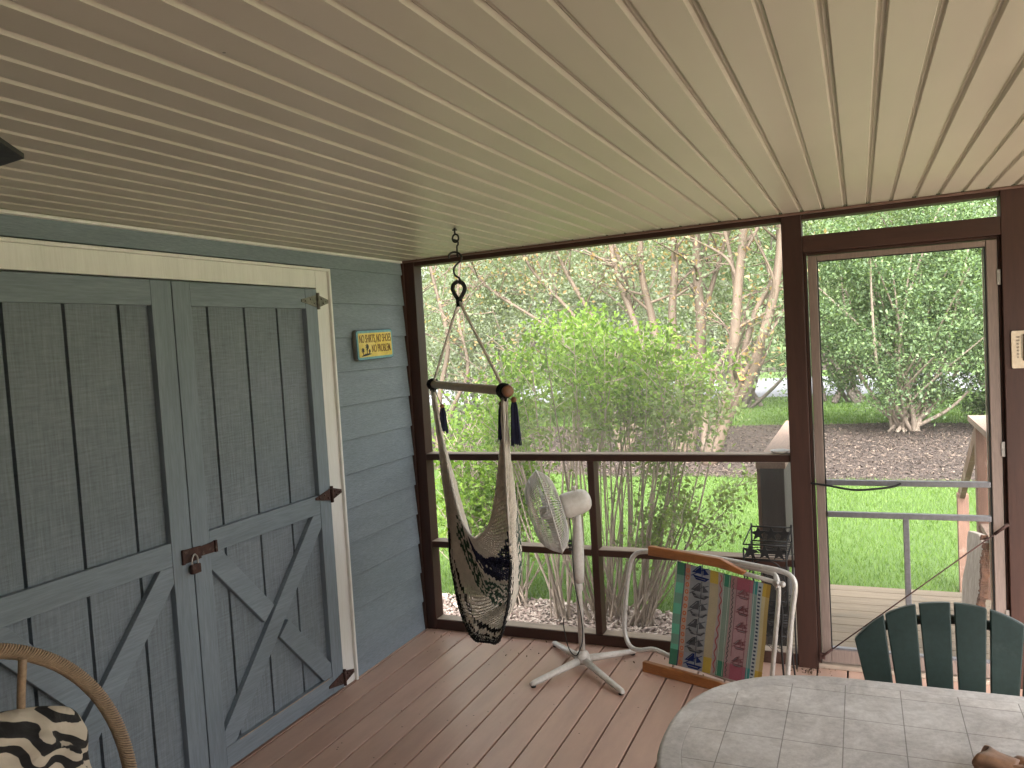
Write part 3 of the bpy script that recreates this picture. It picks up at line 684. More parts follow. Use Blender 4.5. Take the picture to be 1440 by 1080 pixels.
for v, m, rr in ((0., m_cream, .008), (.012, m_cream, .006), (1., m_blackc, .008), (.985, m_blackc, .006), (.33, m_navy, .004), (.965, m_cream, .005)):
    b = MB(); pp = [hsurf(i / 60, v) for i in range(61)]
    for k in range(3): b.tube([p + V((0, 0, 1)) * rr * .5 * math.cos(2 * PI * (i / 2.4 + k / 3)) + hp * rr * .5 * math.sin(2 * PI * (i / 2.4 + k / 3)) for i, p in enumerate(pp)], rr * .6, 5)
    b.build('edge_cord', m, hm)
for u, e in ((0., LE), (1., RE)):
    b = MB()
    for k in range(30):
        v = k / 29; q2 = hsurf(u, v); st = e + hb * rnd.uniform(-.012, .012) + hp * rnd.uniform(-.012, .012) + V((0, 0, -.02)); sag = hp * rnd.uniform(-.012, .012) + V((0, 0, rnd.uniform(-.01, .01)))
        b.tube([st, (st * .65 + q2 * .35) + sag, (st * .3 + q2 * .7) + sag, q2], .0028, 5)
    b.build('cords', m_cream, hm)

# ================================================================== PEDESTAL FAN
FX, FY = 1.158, -.325
pf = thing('pedestal_fan', 'white pedestal fan with a wire cage turned to the left', 'fan', (FX, FY, 0))
for (x, y) in ((.975, -.628), (1.452, -.585), (.892, -.062), (1.378, -.062)):
    b = MB(); c0, e = V((FX, FY, .052)), V((x, y, .018)); d = (e - c0).normalized(); s_ = V((-d.y, d.x, 0)).normalized()
    n = len(b.v)
    for p, w, hh in ((c0 + d * .02, .020, .019), (c0.lerp(e, .5), .0175, .016), (e - d * .02, .0155, .013), (e, .010, .008)):
        for k in range(8):
            a = 2 * PI * k / 8 + PI / 8; b.v.append(p + s_ * w * 1.1 * math.cos(a) + V((0, 0, hh * 1.08 * math.sin(a))))
    for i in range(3):
        for k in range(8): q2 = (k + 1) % 8; b.face((n + i * 8 + k, n + i * 8 + q2, n + i * 8 + 8 + q2, n + i * 8 + 8 + k), True)
    b.face([n + k for k in range(8)][::-1]); b.face([n + 24 + k for k in range(8)])
    lg = b.build('leg', m_white, pf)
    q = MB(); q.lathe([(.012, .0), (.014, .004), (.011, .010)], (e - d * .02) * 1 + V((0, 0, -.0195)), (0, 0, 1), 12); q.build('foot_pad', m_black, lg)
b = MB(); b.lathe([(.036, .032), (.040, .05), (.038, .075), (.030, .092), (.019, .10)], (FX, FY, 0), (0, 0, 1), 24); b.build('hub_cover', m_white, pf)
PX = V((FX, FY, 0))
b = MB(); b.lathe([(.0165, .09), (.0165, .42), (.022, .43), (.023, .475), (.019, .48)], PX, (0, 0, 1), 20); b.build('pole', m_white, pf)
fax = V((-.86, -.44, -.235)).normalized()            # the way the fan blows: to the left, a little down
FC = V((1.035, -.385, .862))                          # centre of the cage
b = MB()
back = V((.60, .80, 0)); sw_ = V((.80, -.60, 0))
prof_ = [(.47, .026, .024), (.52, .030, .030), (.60, .036, .033), (.68, .034, .030), (.74, .029, .026), (.80, .022, .022), (.835, .015, .018)]
n = len(b.v)
for z, w, d in prof_:
    lean = max(0, (z - .6)) * .10
    for k in range(12):
        a = 2 * PI * k / 12; b.v.append(PX + V((.004 + lean * .2, 0, z)) + sw_ * w * math.cos(a) + back * d * math.sin(a) + back * lean * .3)
for i in range(len(prof_) - 1):
    for k in range(12): q2 = (k + 1) % 12; b.face((n + i * 12 + k, n + i * 12 + q2, n + (i + 1) * 12 + q2, n + (i + 1) * 12 + k), True)
b.face([n + k for k in range(12)][::-1]); b.face([n + (len(prof_) - 1) * 12 + k for k in range(12)])
nk = b.build('control_column', m_white, pf)
b = MB()
for k in range(3): b.lathe([(.010, 0), (.010, .008), (.008, .010)], PX + V((-.004, 0, .655 + k * .022)) - back * .033, -back, 12)
b.build('speed_button', m_black, nk)
b = MB(); mo = FC - fax * .072
b.lathe([(.030, 0), (.056, .004), (.066, .012), (.068, .03), (.066, .095), (.062, .122), (.053, .142), (.038, .154), (.018, .160), (.001, .161)], mo, -fax, 32); b.build('motor_housing', m_white, pf)
b = MB(); b.lathe([(.007, 0), (.007, .016), (.010, .018), (.010, .026)], mo - fax * .075 + V((0, 0, .064)), (0, 0, 1), 12); b.build('oscillation_knob', m_white, pf)
RG = .226; gx, gy, gz = frame_from(fax)
def cage(b, sgn, depth, nw, hubr):
    for k in range(nw):
        a = 2 * PI * k / nw; d = gx * math.cos(a) + gy * math.sin(a); pts = []
        for t in (0, .12, .3, .5, .7, .86, .95, 1.):
            r = hubr + (RG - hubr) * t; h = depth * (1 - (max(0, (t - .25) / .75)) ** 2.6); pts.append(FC + d * r + fax * sgn * h)
        b.tube(pts, .0019, 4, False, False)
    for t in (.35, .8):
        r = hubr + (RG - hubr) * t; h = depth * (1 - (max(0, (t - .25) / .75)) ** 2.6); b.ring(FC + fax * sgn * h, fax, r, .0018, 48, 5)
b = MB(); cage(b, 1, .098, 96, .042); b.build('front_grille', m_wire, pf)
b = MB(); cage(b, -1, .068, 96, .062); b.build('rear_grille', m_wire, pf)
b = MB(); b.lathe([(.046, 0), (.046, .006), (.036, .010), (.004, .011)], FC + fax * .094, fax, 24); b.build('grille_badge', m_white, pf)
b = MB(); b.ring(FC, fax, RG, .0042, 60, 8); b.build('grille_rim', m_wire, pf)
b = MB(); b.lathe([(.026, -.03), (.034, -.02), (.036, .03), (.024, .045), (.004, .05)], FC, fax, 20); fh = b.build('blade_hub', m_blade, pf)
for k in range(3):
    b = MB(); a0 = 2 * PI * k / 3 + .5; n = len(b.v); R_, A_ = 8, 8
    for i in range(R_ + 1):
        r = .03 + .165 * i / R_; span = .35 + .75 * math.sin(PI * min(1, (i / R_) * .85 + .12))
        for j in range(A_ + 1):
            a = a0 + span * (j / A_ - .5); h = .030 * (j / A_ - .5) * (1.2 - .4 * i / R_)
            b.v.append(FC + (gx * math.cos(a) + gy * math.sin(a)) * r + fax * (h + .004))
    for i in range(R_):
        for j in range(A_): q2 = n + i * (A_ + 1) + j; b.face((q2, q2 + 1, q2 + A_ + 2, q2 + A_ + 1), True)
    o = b.build('blade', m_blade, pf); so_ = o.modifiers.new('thick', 'SOLIDIFY'); so_.thickness = .002
b = MB(); b.tube(spline([mo - fax * .05 + V((0, -.03, -.06)), PX + V((-.012, -.036, .70)), PX + V((-.010, -.032, .48)), PX + V((.012, -.024, .30)), PX + V((.016, -.026, .18)), PX + V((.0, -.040, .115)), PX + V((-.035, -.02, .075)), PX + V((-.085, .02, .10)), PX + V((-.115, .045, .20)), PX + V((-.112, .05, .25))], 8), .0030, 6); b.build('power_cord', m_iron, pf)

# ================================================================== FOLDED BEACH CHAIR ON ITS SIDE
bo = V((1.484, -.234, 0)); bd = V((.95276, -.30371, 0)); bk = V((.30371, .95276, 0))
def bc(a, z, o=0.): return bo + bd * a + V((0, 0, z)) + bk * (.12 * z + o)
bch = thing('beach_chair', 'folded beach chair lying on its side with striped sailboat fabric', 'folding chair', bc(.3, 0))
b = MB(); b.tube(spline([bc(.66, .030, .03), bc(.40, .045, .025), bc(.148, .078, .02), bc(.08, .092, .02), bc(.02, .100, .015), bc(-.05, .082, .01), bc(-.105, .085, .01), bc(-.138, .125, .01), bc(-.152, .20, .01), bc(-.141, .386, .01), bc(-.122, .522, .01), bc(-.095, .578, .01), bc(-.035, .604, .01), bc(.15, .620, .014), bc(.363, .624, .014), bc(.596, .616, .01), bc(.715, .609, .01), bc(.768, .592, .01), bc(.789, .545, .01), bc(.773, .399, .01), bc(.757, .156, .01), bc(.750, .010, .01)], 7), .0125, 12); b.build('outer_frame', m_tube, bch)
b = MB(); b.tube(spline([bc(.13, .05, .055), bc(.135, .30, .05), bc(.15, .545, .05), bc(.19, .585, .05), bc(.40, .590, .05), bc(.62, .585, .05), bc(.69, .54, .05), bc(.68, .30, .05), bc(.66, .05, .05)], 7), .011, 10); b.build('inner_frame', m_tube, bch)
b = MB(); b.tube([bc(.42, .594, -.012), bc(.735, .556, -.012)], .0105, 12); b.ball(bc(.738, .5555, -.012), .0145, 8); b.build('crossbar', m_tube, bch)
def arm(poly, o0, d): 
    q = MB(); q.prism(poly, bo + bk * o0, bd, V((0, 0, 1)) + bk * .12, bk * d); return q.build('armrest', m_orange, bch, .004, 3)
arm([(.024, .606), (.20, .604), (.429, .598), (.553, .579), (.566, .596), (.50, .618), (.429, .643), (.024, .654)], -.050, .030)
arm([(.0, .001), (.409, .001), (.56, .001), (.56, .030), (.428, .046), (.0, .052)], -.050, .030)
b = MB(); b.lathe([(.016, 0), (.016, .012), (.008, .016)], bc(.712, .560, -.022), -bk, 12); b.tube([bc(.700, .60, -.024), bc(.712, .53, -.026), bc(.722, .548, -.02)], .005, 8); b.build('pivot_bracket', m_steel, bch)
# fabric: one cloth, printed stripes; the hems at both ends keep their full colours
TL, BL_, TR, BR_ = (.184, .590), (.140, .062), (.684, .545), (.640, .060)
def fab(s, t, o=0.):
    top = (TL[0] + (TR[0] - TL[0]) * s, TL[1] + (TR[1] - TL[1]) * s); bot = (BL_[0] + (BR_[0] - BL_[0]) * s, BL_[1] + (BR_[1] - BL_[1]) * s)
    a, z = bot[0] + (top[0] - bot[0]) * t, bot[1] + (top[1] - bot[1]) * t
    bow = .012 * math.sin(PI * t) * (1 - abs(2 * s - 1)) + .003 * math.sin(17 * s) * math.sin(PI * t) + .004 * math.sin(9 * t + 4 * s)
    return bc(a, z, -.020 + bow - o)
fm = {}
def cloth(name, c):
    if name not in fm:
        m = M(name, c, .85, .1, 12., (1, 1, 1), .3, 260.)
        nt = m.node_tree; bs_ = [n for n in nt.nodes if n.type == 'BSDF_PRINCIPLED'][0]; o_ = [n for n in nt.nodes if n.type == 'OUTPUT_MATERIAL'][0]
        t = N(nt, 'ShaderNodeBsdfTranslucent'); t.inputs[0].default_value = rgba(c); mx = N(nt, 'ShaderNodeMixShader'); mx.inputs[0].default_value = .35
        nt.links.new(bs_.outputs[0], mx.inputs[1]); nt.links.new(t.outputs[0], mx.inputs[2]); nt.links.new(mx.outputs[0], o_.inputs[0]); fm[name] = m
    return fm[name]
STR = [(0., .085, 'green', (.10, .33, .22), (.03, .22, .12)), (.085, .098, 'deep_navy', (.03, .03, .08), (.02, .02, .08)), (.098, .155, 'peach', (.62, .40, .30), (.52, .28, .20)),
       (.155, .375, 'grey_blue', (.25, .257, .28), (.32, .34, .40)), (.375, .465, 'tan', (.48, .37, .20), (.60, .42, .04)), (.465, .52, 'lilac_grey', (.42, .34, .33), (.50, .40, .38)),
       (.52, .60, 'sea_green', (.23, .35, .27), (.03, .26, .15)), (.60, .665, 'mauve', (.42, .25, .26), (.42, .20, .22)), (.665, .80, 'rose', (.47, .22, .25), (.42, .09, .14)), (.80, .83, 'pale_mauve', (.46, .28, .28), (.42, .12, .18)),
       (.83, .875, 'teal', (.16, .34, .31), (.03, .30, .30)), (.875, .925, 'pale_blue', (.50, .56, .58), (.52, .58, .62)), (.925, .962, 'lemon', (.70, .58, .28), (.66, .45, .04)), (.962, 1.0, 'deep_yellow', (.55, .36, .04), (.50, .30, .02))]
STR = [(a, b_, n_, tuple(.58 * x + .10 for x in c), tuple(.68 * x + .035 for x in d)) for a, b_, n_, c, d in STR]
mats, mid = [], {}
def slot(nm, c):
    if nm not in mid: mid[nm] = len(mats); mats.append(cloth('cloth_' + nm, c))
    return mid[nm]
b = MB(); NT = 40
for a0, a1, nm, c, c2 in STR:
    ns = max(1, int((a1 - a0) / .03))
    for i in range(ns):
        s0, s1 = a0 + (a1 - a0) * i / ns, a0 + (a1 - a0) * (i + 1) / ns
        for j in range(NT):
            t0, t1 = j / NT, (j + 1) / NT; hem = t0 < .14 or t1 > .885
            b.cur = slot(nm + ('_hem' if hem else '_faded'), c2 if hem else c)
            if nm == 'green' and not hem and (j // 4) % 2: b.cur = slot('green_check', (.13, .40, .28))
            n = len(b.v); b.v += [fab(s0, t0), fab(s1, t0), fab(s1, t1), fab(s0, t1)]; b.face((n, n + 1, n + 2, n + 3), True)
def deco(poly, nm, c, o=.0012):
    b.cur = slot(nm, c); n = len(b.v); b.v += [fab(s, t, o) for s, t in poly]; b.face(range(n, n + len(poly)))
def decoline(pts, w, nm, c, o=.0012):
    for (s0, t0), (s1, t1) in zip(pts[:-1], pts[1:]):
        d = V((s1 - s0, t1 - t0)); 
        if d.length < 1e-6: continue
        q2 = V((-d.y, d.x)).normalized() * w; deco([(s0 - q2.x, t0 - q2.y), (s1 - q2.x, t1 - q2.y), (s1 + q2.x, t1 + q2.y), (s0 + q2.x, t0 + q2.y)], nm, c, o)
for k in range(14):
    t = .04 + k * .069; decoline([(.127 + .016 * math.cos(2 * PI * i / 10), t + .018 * math.sin(2 * PI * i / 10)) for i in range(11)], .0055, 'orange_ring', (.56, .16, .06))
def boat(s, t, k, nm, c, o=.0012):
    decoline([(s - .075 * k, t - .028 * k), (s + .02 * k, t + .03 * k), (s + .075 * k, t + .055 * k)], .004, nm, c, o)
    decoline([(s + .02 * k, t - .05 * k), (s + .02 * k, t + .075 * k)], .004, nm, c, o)
    deco([(s - .07 * k, t + .0), (s - .01 * k, t + .06 * k), (s + .012 * k, t + .065 * k), (s + .012 * k, t + .0)], nm, c, o); decoline([(s - .045 * k, t + .012 * k), (s - .004 * k, t + .052 * k)], .003, 'grey_blue', (.25, .257, .28), o * 1.8)
    deco([(s + .03 * k, t - .005 * k), (s + .03 * k, t + .05 * k), (s + .078 * k, t + .01 * k)], nm, c, o)
    deco([(s - .06 * k, t - .018 * k), (s + .085 * k, t - .022 * k), (s + .05 * k, t - .052 * k), (s - .03 * k, t - .050 * k)], nm, c, o); decoline([(s - .035 * k, t - .034 * k), (s + .05 * k, t - .037 * k)], .003, 'grey_blue', (.25, .257, .28), o * 1.8)
for k in range(4): boat(.262, .235 + k * .175, 1.35, 'grey_ink', (.10, .105, .12))
boat(.262, .075, 1.3, 'blue_ink', (.012, .03, .15)); boat(.262, .935, 1.3, 'blue_ink', (.012, .03, .15))
for k in range(5): boat(.735, .18 + k * .165, .85, 'rose_ink', (.24, .105, .12))
decoline([(.495 + .011 * math.sin(i * .9), .02 + i * .016) for i in range(61)], .006, 'red_wave', (.42, .10, .12))
decoline([(.628 + .008 * math.sin(i * 1.6), .02 + i * .012) for i in range(81)], .004, 'dark_wave', (.10, .10, .09))
for s_ in (.668, .797): decoline([(s_, .01), (s_, .99)], .003, 'rose_ink', (.24, .105, .12))
for k in range(26): deco([(.886, .02 + k * .037), (.912, .02 + k * .037), (.912, .038 + k * .037), (.886, .038 + k * .037)], 'check_ink', (.05, .06, .11))
for s_ in (.532, .588, .845): decoline([(s_, .01), (s_, .99)], .0025, 'pale_line', (.50, .52, .46))
fo = b.build('sling_fabric', mats, bch)

# ================================================================== BLACK PLANT STAND
ps = thing('plant_stand', 'black wire plant stand with star cut outs behind the beach chair', 'plant stand', (2.11, -.11, 0))
ST = [(2.000, -.185), (2.205, -.185), (2.025, -.045), (2.222, -.045)]
for i, (x, y) in enumerate(ST):
    b = MB(); pts = [(x + (.02 if i == 1 else 0), y, .0), (x, y, .30), (x, y, .66 if i < 2 else .755)]
    b.tube(spline(pts, 4), .0045, 8); b.build('leg', m_iron, ps)
def star(b, o, ux, uy, R, d):
    b.prism([((R if k % 2 == 0 else R * .42) * math.sin(PI * k / 5), (R if k % 2 == 0 else R * .42) * math.cos(PI * k / 5)) for k in range(10)], o, ux, uy, d)
def gallery(z, h, nst):
    q = MB(); front, back_ = (ST[0], ST[1]), (ST[2], ST[3])
    for (p0, p1), zz in ((front, z), (back_, z + .06)):
        for dz in (0, h): q.tube([(p0[0], p0[1], zz + dz), (p1[0], p1[1], zz + dz)], .004, 6)
        for k in range(nst):
            f = (k + .5) / nst; star(q, V((p0[0] + (p1[0] - p0[0]) * f, p0[1], zz + h * .5)), V((1, 0, rnd.uniform(-.2, .2))), V((0, 0, 1)), h * .55, V((0, .003, 0)))
    for i0, i1 in ((0, 2), (1, 3)):
        for dz in (0, h): q.tube([(ST[i0][0], ST[i0][1], z + dz), (ST[i1][0], ST[i1][1], z + .06 + dz)], .004, 6)
    for k in range(9):
        y = -.185 + .14 * k / 8; q.tube([(2.0 + .003 * k, y, z + .06 * k / 8), (2.205 + .002 * k, y, z + .06 * k / 8)], .0022, 5)
    return q.build('star_shelf', m_iron, ps)
gallery(.605, .075, 3); gallery(.22, .07, 3)
b = MB(); b.tube(spline([(2.01, -.186, .50), (2.05, -.186, .585), (2.11, -.186, .60), (2.17, -.186, .575), (2.20, -.186, .48)], 6), .004, 6)
b.tube(spline([(2.16, -.186, .57), (2.145, -.19, .50), (2.175, -.19, .36), (2.165, -.19, .20), (2.17, -.186, .02)], 6), .0055, 6); b.ball((2.10, -.186, .535), .013, 8); b.tube([(2.10, -.186, .52), (2.10, -.186, .30)], .003, 6)
for k in range(26):
    x, z = rnd.uniform(2.02, 2.2), rnd.uniform(.1, .5); b.tube(spline([(x, -.15, z), (x + rnd.uniform(-.05, .05), -.13, z + .03), (x + rnd.uniform(-.08, .08), -.12, z + rnd.uniform(-.02, .06))], 3), .0018, 4)
b.build('scrollwork', m_iron, ps)
sc_ = MB(); sc_.lathe([(.02, 0), (.035, .004), (.052, .016), (.050, .017), (.030, .007), (.001, .006)], (2.175, .045, 1.1085), (0, 0, 1), 24)
tag(sc_.build('saucer', M('pale_saucer', (.48, .47, .42), .4, .15, 9.)), 'small pale saucer on the upper screen rail against the post', 'saucer')

# ================================================================== TABLE, GLOVE, GREEN CHAIR
def table_outline(inset, n=18):
    x0, y0, y1, x1 = 2.066 + inset, -2.735 + inset, -1.790 - inset, 3.75 - inset; ym, hy = (y0 + y1) / 2, (y1 - y0) / 2; pts = []
    Lx, e = .46 - inset * .5, 2.35
    for i in range(2 * n + 1):
        a = PI / 2 + PI * i / (2 * n); c, s_ = math.cos(a), math.sin(a); pts.append((x0 + Lx - Lx * abs(c) ** (2 / e), ym + hy * math.copysign(abs(s_) ** (2 / e), s_)))
    for i in range(2 * n + 1):
        a = -PI / 2 + PI * i / (2 * n); c, s_ = math.cos(a), math.sin(a); pts.append((x1 - Lx + Lx * abs(c) ** (2 / e), ym + hy * math.copysign(abs(s_) ** (2 / e), s_)))
    return pts
tb = thing('patio_table', 'grey oval resin patio table with a printed tile top, cut by the photo corner', 'table', (2.9, -2.26, 0))
tb.location = (2.503 + .0, -2.222, 0)
b = MB(); TZ = .72
loops = [(table_outline(.0), TZ - .030), (table_outline(.0), TZ - .008), (table_outline(.004), TZ - .002), (table_outline(.012), TZ), (table_outline(.055), TZ), (table_outline(.0565), TZ - .0006), (table_outline(.0580), TZ - .0006), (table_outline(.0595), TZ)]
k = len(loops[0][0])
for pl_, z in loops:
    for x, y in pl_: b.v.append(V((x, y, z)))
for i in range(len(loops) - 1):
    for j in range(k): q2 = (j + 1) % k; b.face((i * k + j, (i + 1) * k + j, (i + 1) * k + q2, i * k + q2), i < 3)
b.cur = 1; b.face([(len(loops) - 1) * k + j for j in range(k)][::1]); b.cur = 0; b.face([j for j in range(k)][::-1])
b.build('tabletop', [m_tabrim, m_tab], tb)
for x in (2.38, 3.45):
    for y in (-2.52, -2.0):
        b = MB(); b.tube([(x, y, TZ - .03), (x, y, .40), (x + (-.04 if x < 2.9 else .04), y + (.03 if y > -2.2 else -.03), 0)], [.030, .028, .020], 12); b.build('leg', m_tabrim, tb)
P('apron', (2.36, -2.54, TZ - .085), (3.47, -1.98, TZ - .031), m_tabrim, tb, .004)
gl = thing('work_glove', 'crumpled brown leather work glove on the tiled patio table', 'glove', (2.82, -2.20, TZ))
def blob(name, m, par, c, rad, rot, seed, amp, squash=1.):
    q = MB(); n = 22; r0 = np.random.default_rng(seed); ph = r0.uniform(0, 6, 9)
    for i in range(n + 1):
        th_ = PI * i / n
        for j in range(2 * n):
            a = 2 * PI * j / (2 * n); d = V((math.sin(th_) * math.cos(a), math.sin(th_) * math.sin(a), math.cos(th_)))
            k_ = 1 + amp * (math.sin(5 * d.x + ph[0]) * math.sin(4 * d.y + ph[1]) + .6 * math.sin(9 * d.y + 5 * d.z + ph[2]) + .4 * math.sin(13 * d.x - 7 * d.y + ph[3]))
            p = rot @ V((d.x * rad[0] * k_, d.y * rad[1] * k_, d.z * rad[2] * k_)) + V(c); p.z = max(p.z, TZ + .001) if par is gl else p.z; q.v.append(p)
    for i in range(n):
        for j in range(2 * n): j2 = (j + 1) % (2 * n); q.face((i * 2 * n + j, (i + 1) * 2 * n + j, (i + 1) * 2 * n + j2, i * 2 * n + j2), True)
    return q.build(name, m, par)
GB = V((2.845, -2.285, TZ)); gr = rotz(.15)
blob('palm', m_glove, gl, GB + V((.055, .005, .024)), (.062, .046, .030), gr, 3, .17)
q = MB(); ga = GB + V((.01, .012, .026)); gd = V((-.86, .30, .12)).normalized(); gs = V((.30, .86, 0)).normalized(); gn = gd.cross(gs); n = 0
for i in range(9):                                             # open, folded cuff
    t = i / 8; c = ga + gd * (.072 * t - .01)
    for j in range(28):
        a = 2 * PI * j / 28; wv = 1 + .16 * math.sin(3 * a + 2.5 * t) + .10 * math.sin(5 * a + 1); p = c + gs * (.036 + .010 * t) * wv * math.cos(a) + gn * (.020 + .006 * t) * wv * math.sin(a) + gd * .010 * math.sin(2 * a + 1) * t
        p.z = max(p.z, TZ + .0015); q.v.append(p)
for i in range(8):
    for j in range(28): j2 = (j + 1) % 28; q.face((i * 28 + j, i * 28 + j2, i * 28 + 28 + j2, i * 28 + 28 + j), True)
o = q.build('cuff', [m_glove, m_glovein], gl); so_ = o.modifiers.new('thick', 'SOLIDIFY'); so_.thickness = .003; so_.offset = 1; so_.material_offset = 1; so_.material_offset_rim = 1
for i, (dx, dy, ln, bend) in enumerate(((.095, .040, .070, .02), (.108, .016, .078, .0), (.106, -.010, .074, -.01), (.096, -.034, .060, -.02))):
    q = MB(); a = GB + V((dx, dy, .026)); q.tube(spline([a, a + V((ln * .5, bend, .014)), a + V((ln * .9, bend * 1.6, .002)), a + V((ln * 1.1, bend * 2, -.012))], 6), [.0125 * (1 + .08 * math.sin(j * 1.7)) * (1 if j < 16 else 1 - .12 * (j - 15)) for j in range(19)], 10); q.build('finger', m_glove, gl)
q = MB(); a = GB + V((.045, -.040, .020)); q.tube(spline([a, a + V((.022, -.026, .006)), a + V((.055, -.034, -.002)), a + V((.070, -.030, -.008))], 6), [.0140 * (1 if j < 14 else 1 - .15 * (j - 13)) for j in range(19)], 10); q.build('thumb', m_glove, gl)

gc = thing('patio_chair', 'dark green resin chair with fanned back slats behind the patio table', 'chair', (2.78, -1.62, 0))
ly = V((0, .22, 1)).normalized()
def cb(x, z): return V((x, -1.40 + (z - .80) * .20, z))
GX = 2.82
slx = [2.571, 2.668, 2.770, 2.873, 2.975, 3.072]
for k, xc in enumerate(slx):
    w0, w1 = .033, .0465; zb = .40; xb = GX + (xc - GX) * .80; f = lambda x: .836 - 1.05 * (x - GX) ** 2 - 6.0 * (x - GX) ** 4
    tp_ = [(xc - w1 + 2 * w1 * i / 6, 0) for i in range(7)]
    front = [(xb - w0, zb), (xb + w0, zb)] + [(x, f(x)) for x, _ in tp_[::-1]]
    b = MB(); o = cb(0, 0); b.prism(front, o, V((1, 0, 0)), V((0, .20, 1)), V((0, .020, 0))); b.build('back_slat', m_green, gc, .004, 3)
b = MB(); cr_ = lambda x, z, dy: cb(x, z) + V((0, dy, 0))
b.tube([cr_(x, .775 - .9 * (x - GX) ** 2, .036) for x in np.linspace(2.555, 3.09, 14)], .017, 8); b.build('top_brace', m_green, gc)
b = MB(); b.bar(cr_(2.61, .50, .036), cr_(3.03, .50, .036), .030, .05); b.build('lower_brace', m_green, gc, .004, 2)
for k in range(6):
    y = -1.50 - k * .072; b = MB(); b.box((2.575, y - .066, .395 + k * .006), (3.065, y, .415 + k * .006)); b.build('seat_slat', m_green, gc, .004, 2)
for x in (2.585, 3.055):
    b = MB(); b.bar((x, -1.90, 0), (x, -1.90, .43), .05, .045); b.build('leg', m_green, gc, .004, 2); b = MB(); b.bar((x, -1.36, 0), (x, -1.46, .44), .05, .045, V((0, 1, 0))); b.build('leg', m_green, gc, .004, 2)
    b = MB(); b.box((x - .018, -1.90, .355), (x + .018, -1.44, .393)); b.build('side_rail', m_green, gc, .004, 2)

# ================================================================== RATTAN CHAIR AND CUSHION
rc = thing('rattan_chair', 'rope wrapped rattan hoop chair in the lower left corner', 'chair', (.55, -3.0, 0))
b = MB(); hoop = []
hcx = V((.40, -3.10, .42)); hx_, hz_ = .57, .63
for i in range(73):
    a = -PI * .2 + (PI * 1.4) * i / 72; hoop.append(hcx + V((.0, hx_ * math.cos(a), hz_ * math.sin(a))))
b.tube(hoop, .0165, 12); rim = b.build('hoop', M('dark_rattan_core', (.03, .018, .011), .7, .2, 12.), rc)
b = MB(); tl = sum((hoop[i + 1] - hoop[i]).length for i in range(72)); turns = tl / .072; steps = int(turns * 14)
for st in range(8):
    pts = []
    for s_ in range(steps + 1):
        t = s_ / steps * 72; i = min(int(t), 71); f = t - i; p = hoop[i].lerp(hoop[i + 1], f); d = (hoop[i + 1] - hoop[i]).normalized(); x, y, z = frame_from(d, V((1, 0, 0))); a = 2 * PI * (turns * s_ / steps + st / 8)
        pts.append(p + (x * math.cos(a) + y * math.sin(a)) * .0185)
    b.tube(pts, .0033, 5)
b.build('rope_wrap', m_rattan, rim)
for y, zt in ((-3.40, .94), (-3.22, 1.02), (-3.06, 1.04), (-2.885, .99)):
    b = MB(); b.tube(spline([(.46, y, zt), (.43, y * 1.0, .75), (.50, y, .42)], 5), .011, 8); b.build('spindle', m_rattan, rc)
b = MB(); b.ring((.80, -3.045, .40), (0, 0, 1), .46, .022, 48, 10); b.build('seat_ring', m_rattan, rc)
b = MB(); b.lathe([(.44, -.01), (.44, .01), (.2, .012), (.01, .012)], (.80, -3.045, .40), (0, 0, 1), 40); b.build('seat', m_rattan, rc)
for a in (45, 135, 225, 315):
    b = MB(); x, y = .80 + .42 * math.cos(math.radians(a)), -3.045 + .42 * math.sin(math.radians(a)); b.tube([(x, y, .40), (x * 1.0, y, .2), (x, y, 0)], .02, 10); b.build('leg', m_rattan, rc)
def cushion(c, ux, uy, un, w, h, t):
    q = MB(); n = 40
    for sgn in (1, -1):
        for i in range(n + 1):
            for j in range(n + 1):
                a, e = 2 * i / n - 1, 2 * j / n - 1; edge = (1 - a ** 4) * (1 - e ** 4); pin = 1 - .10 * (a * a * (1 - e * e) + e * e * (1 - a * a)) * 1.0
                wr = .012 * math.sin(7 * a + 9 * e + 1) * edge + .010 * math.sin(15 * a - 6 * e) * edge + .008 * math.sin(22 * e + 5 * a * a * 3) * edge + .012 * math.sin(5 * math.atan2(e, a) * 3) * (1 - edge) * edge * 3
                ck = 1 - .17 * a ** 4 * e ** 4; q.v.append(V(c) + ux * a * ck * w / 2 * (1 - .04 * (1 - e * e)) + uy * e * ck * h / 2 * (1 - .04 * (1 - a * a)) + un * sgn * (t / 2 * max(edge, 0) ** .55 + wr))
    m1 = (n + 1) ** 2
    for i in range(n):
        for j in range(n):
            k0 = i * (n + 1) + j; f = (k0, k0 + n + 1, k0 + n + 2, k0 + 1); q.face(f, True); q.face(tuple(x + m1 for x in f[::-1]), True)
    return q
cu_n = V((.93, .12, .36)).normalized(); cu_x = V((-.12, .985, -.02)).normalized(); cu_x = (cu_x - cu_n * cu_x.dot(cu_n)).normalized(); cu_y = cu_n.cross(cu_x)
cz_ = cushion((.53, -3.05, .665), (cu_x * math.cos(-.30) + cu_y * math.sin(-.30)), (cu_y * math.cos(-.30) - cu_x * math.sin(-.30)), cu_n, .60, .50, .17).build('zebra_cushion', m_zebra)
tag(cz_, 'black and cream zebra print cushion inside the rattan hoop chair', 'cushion')

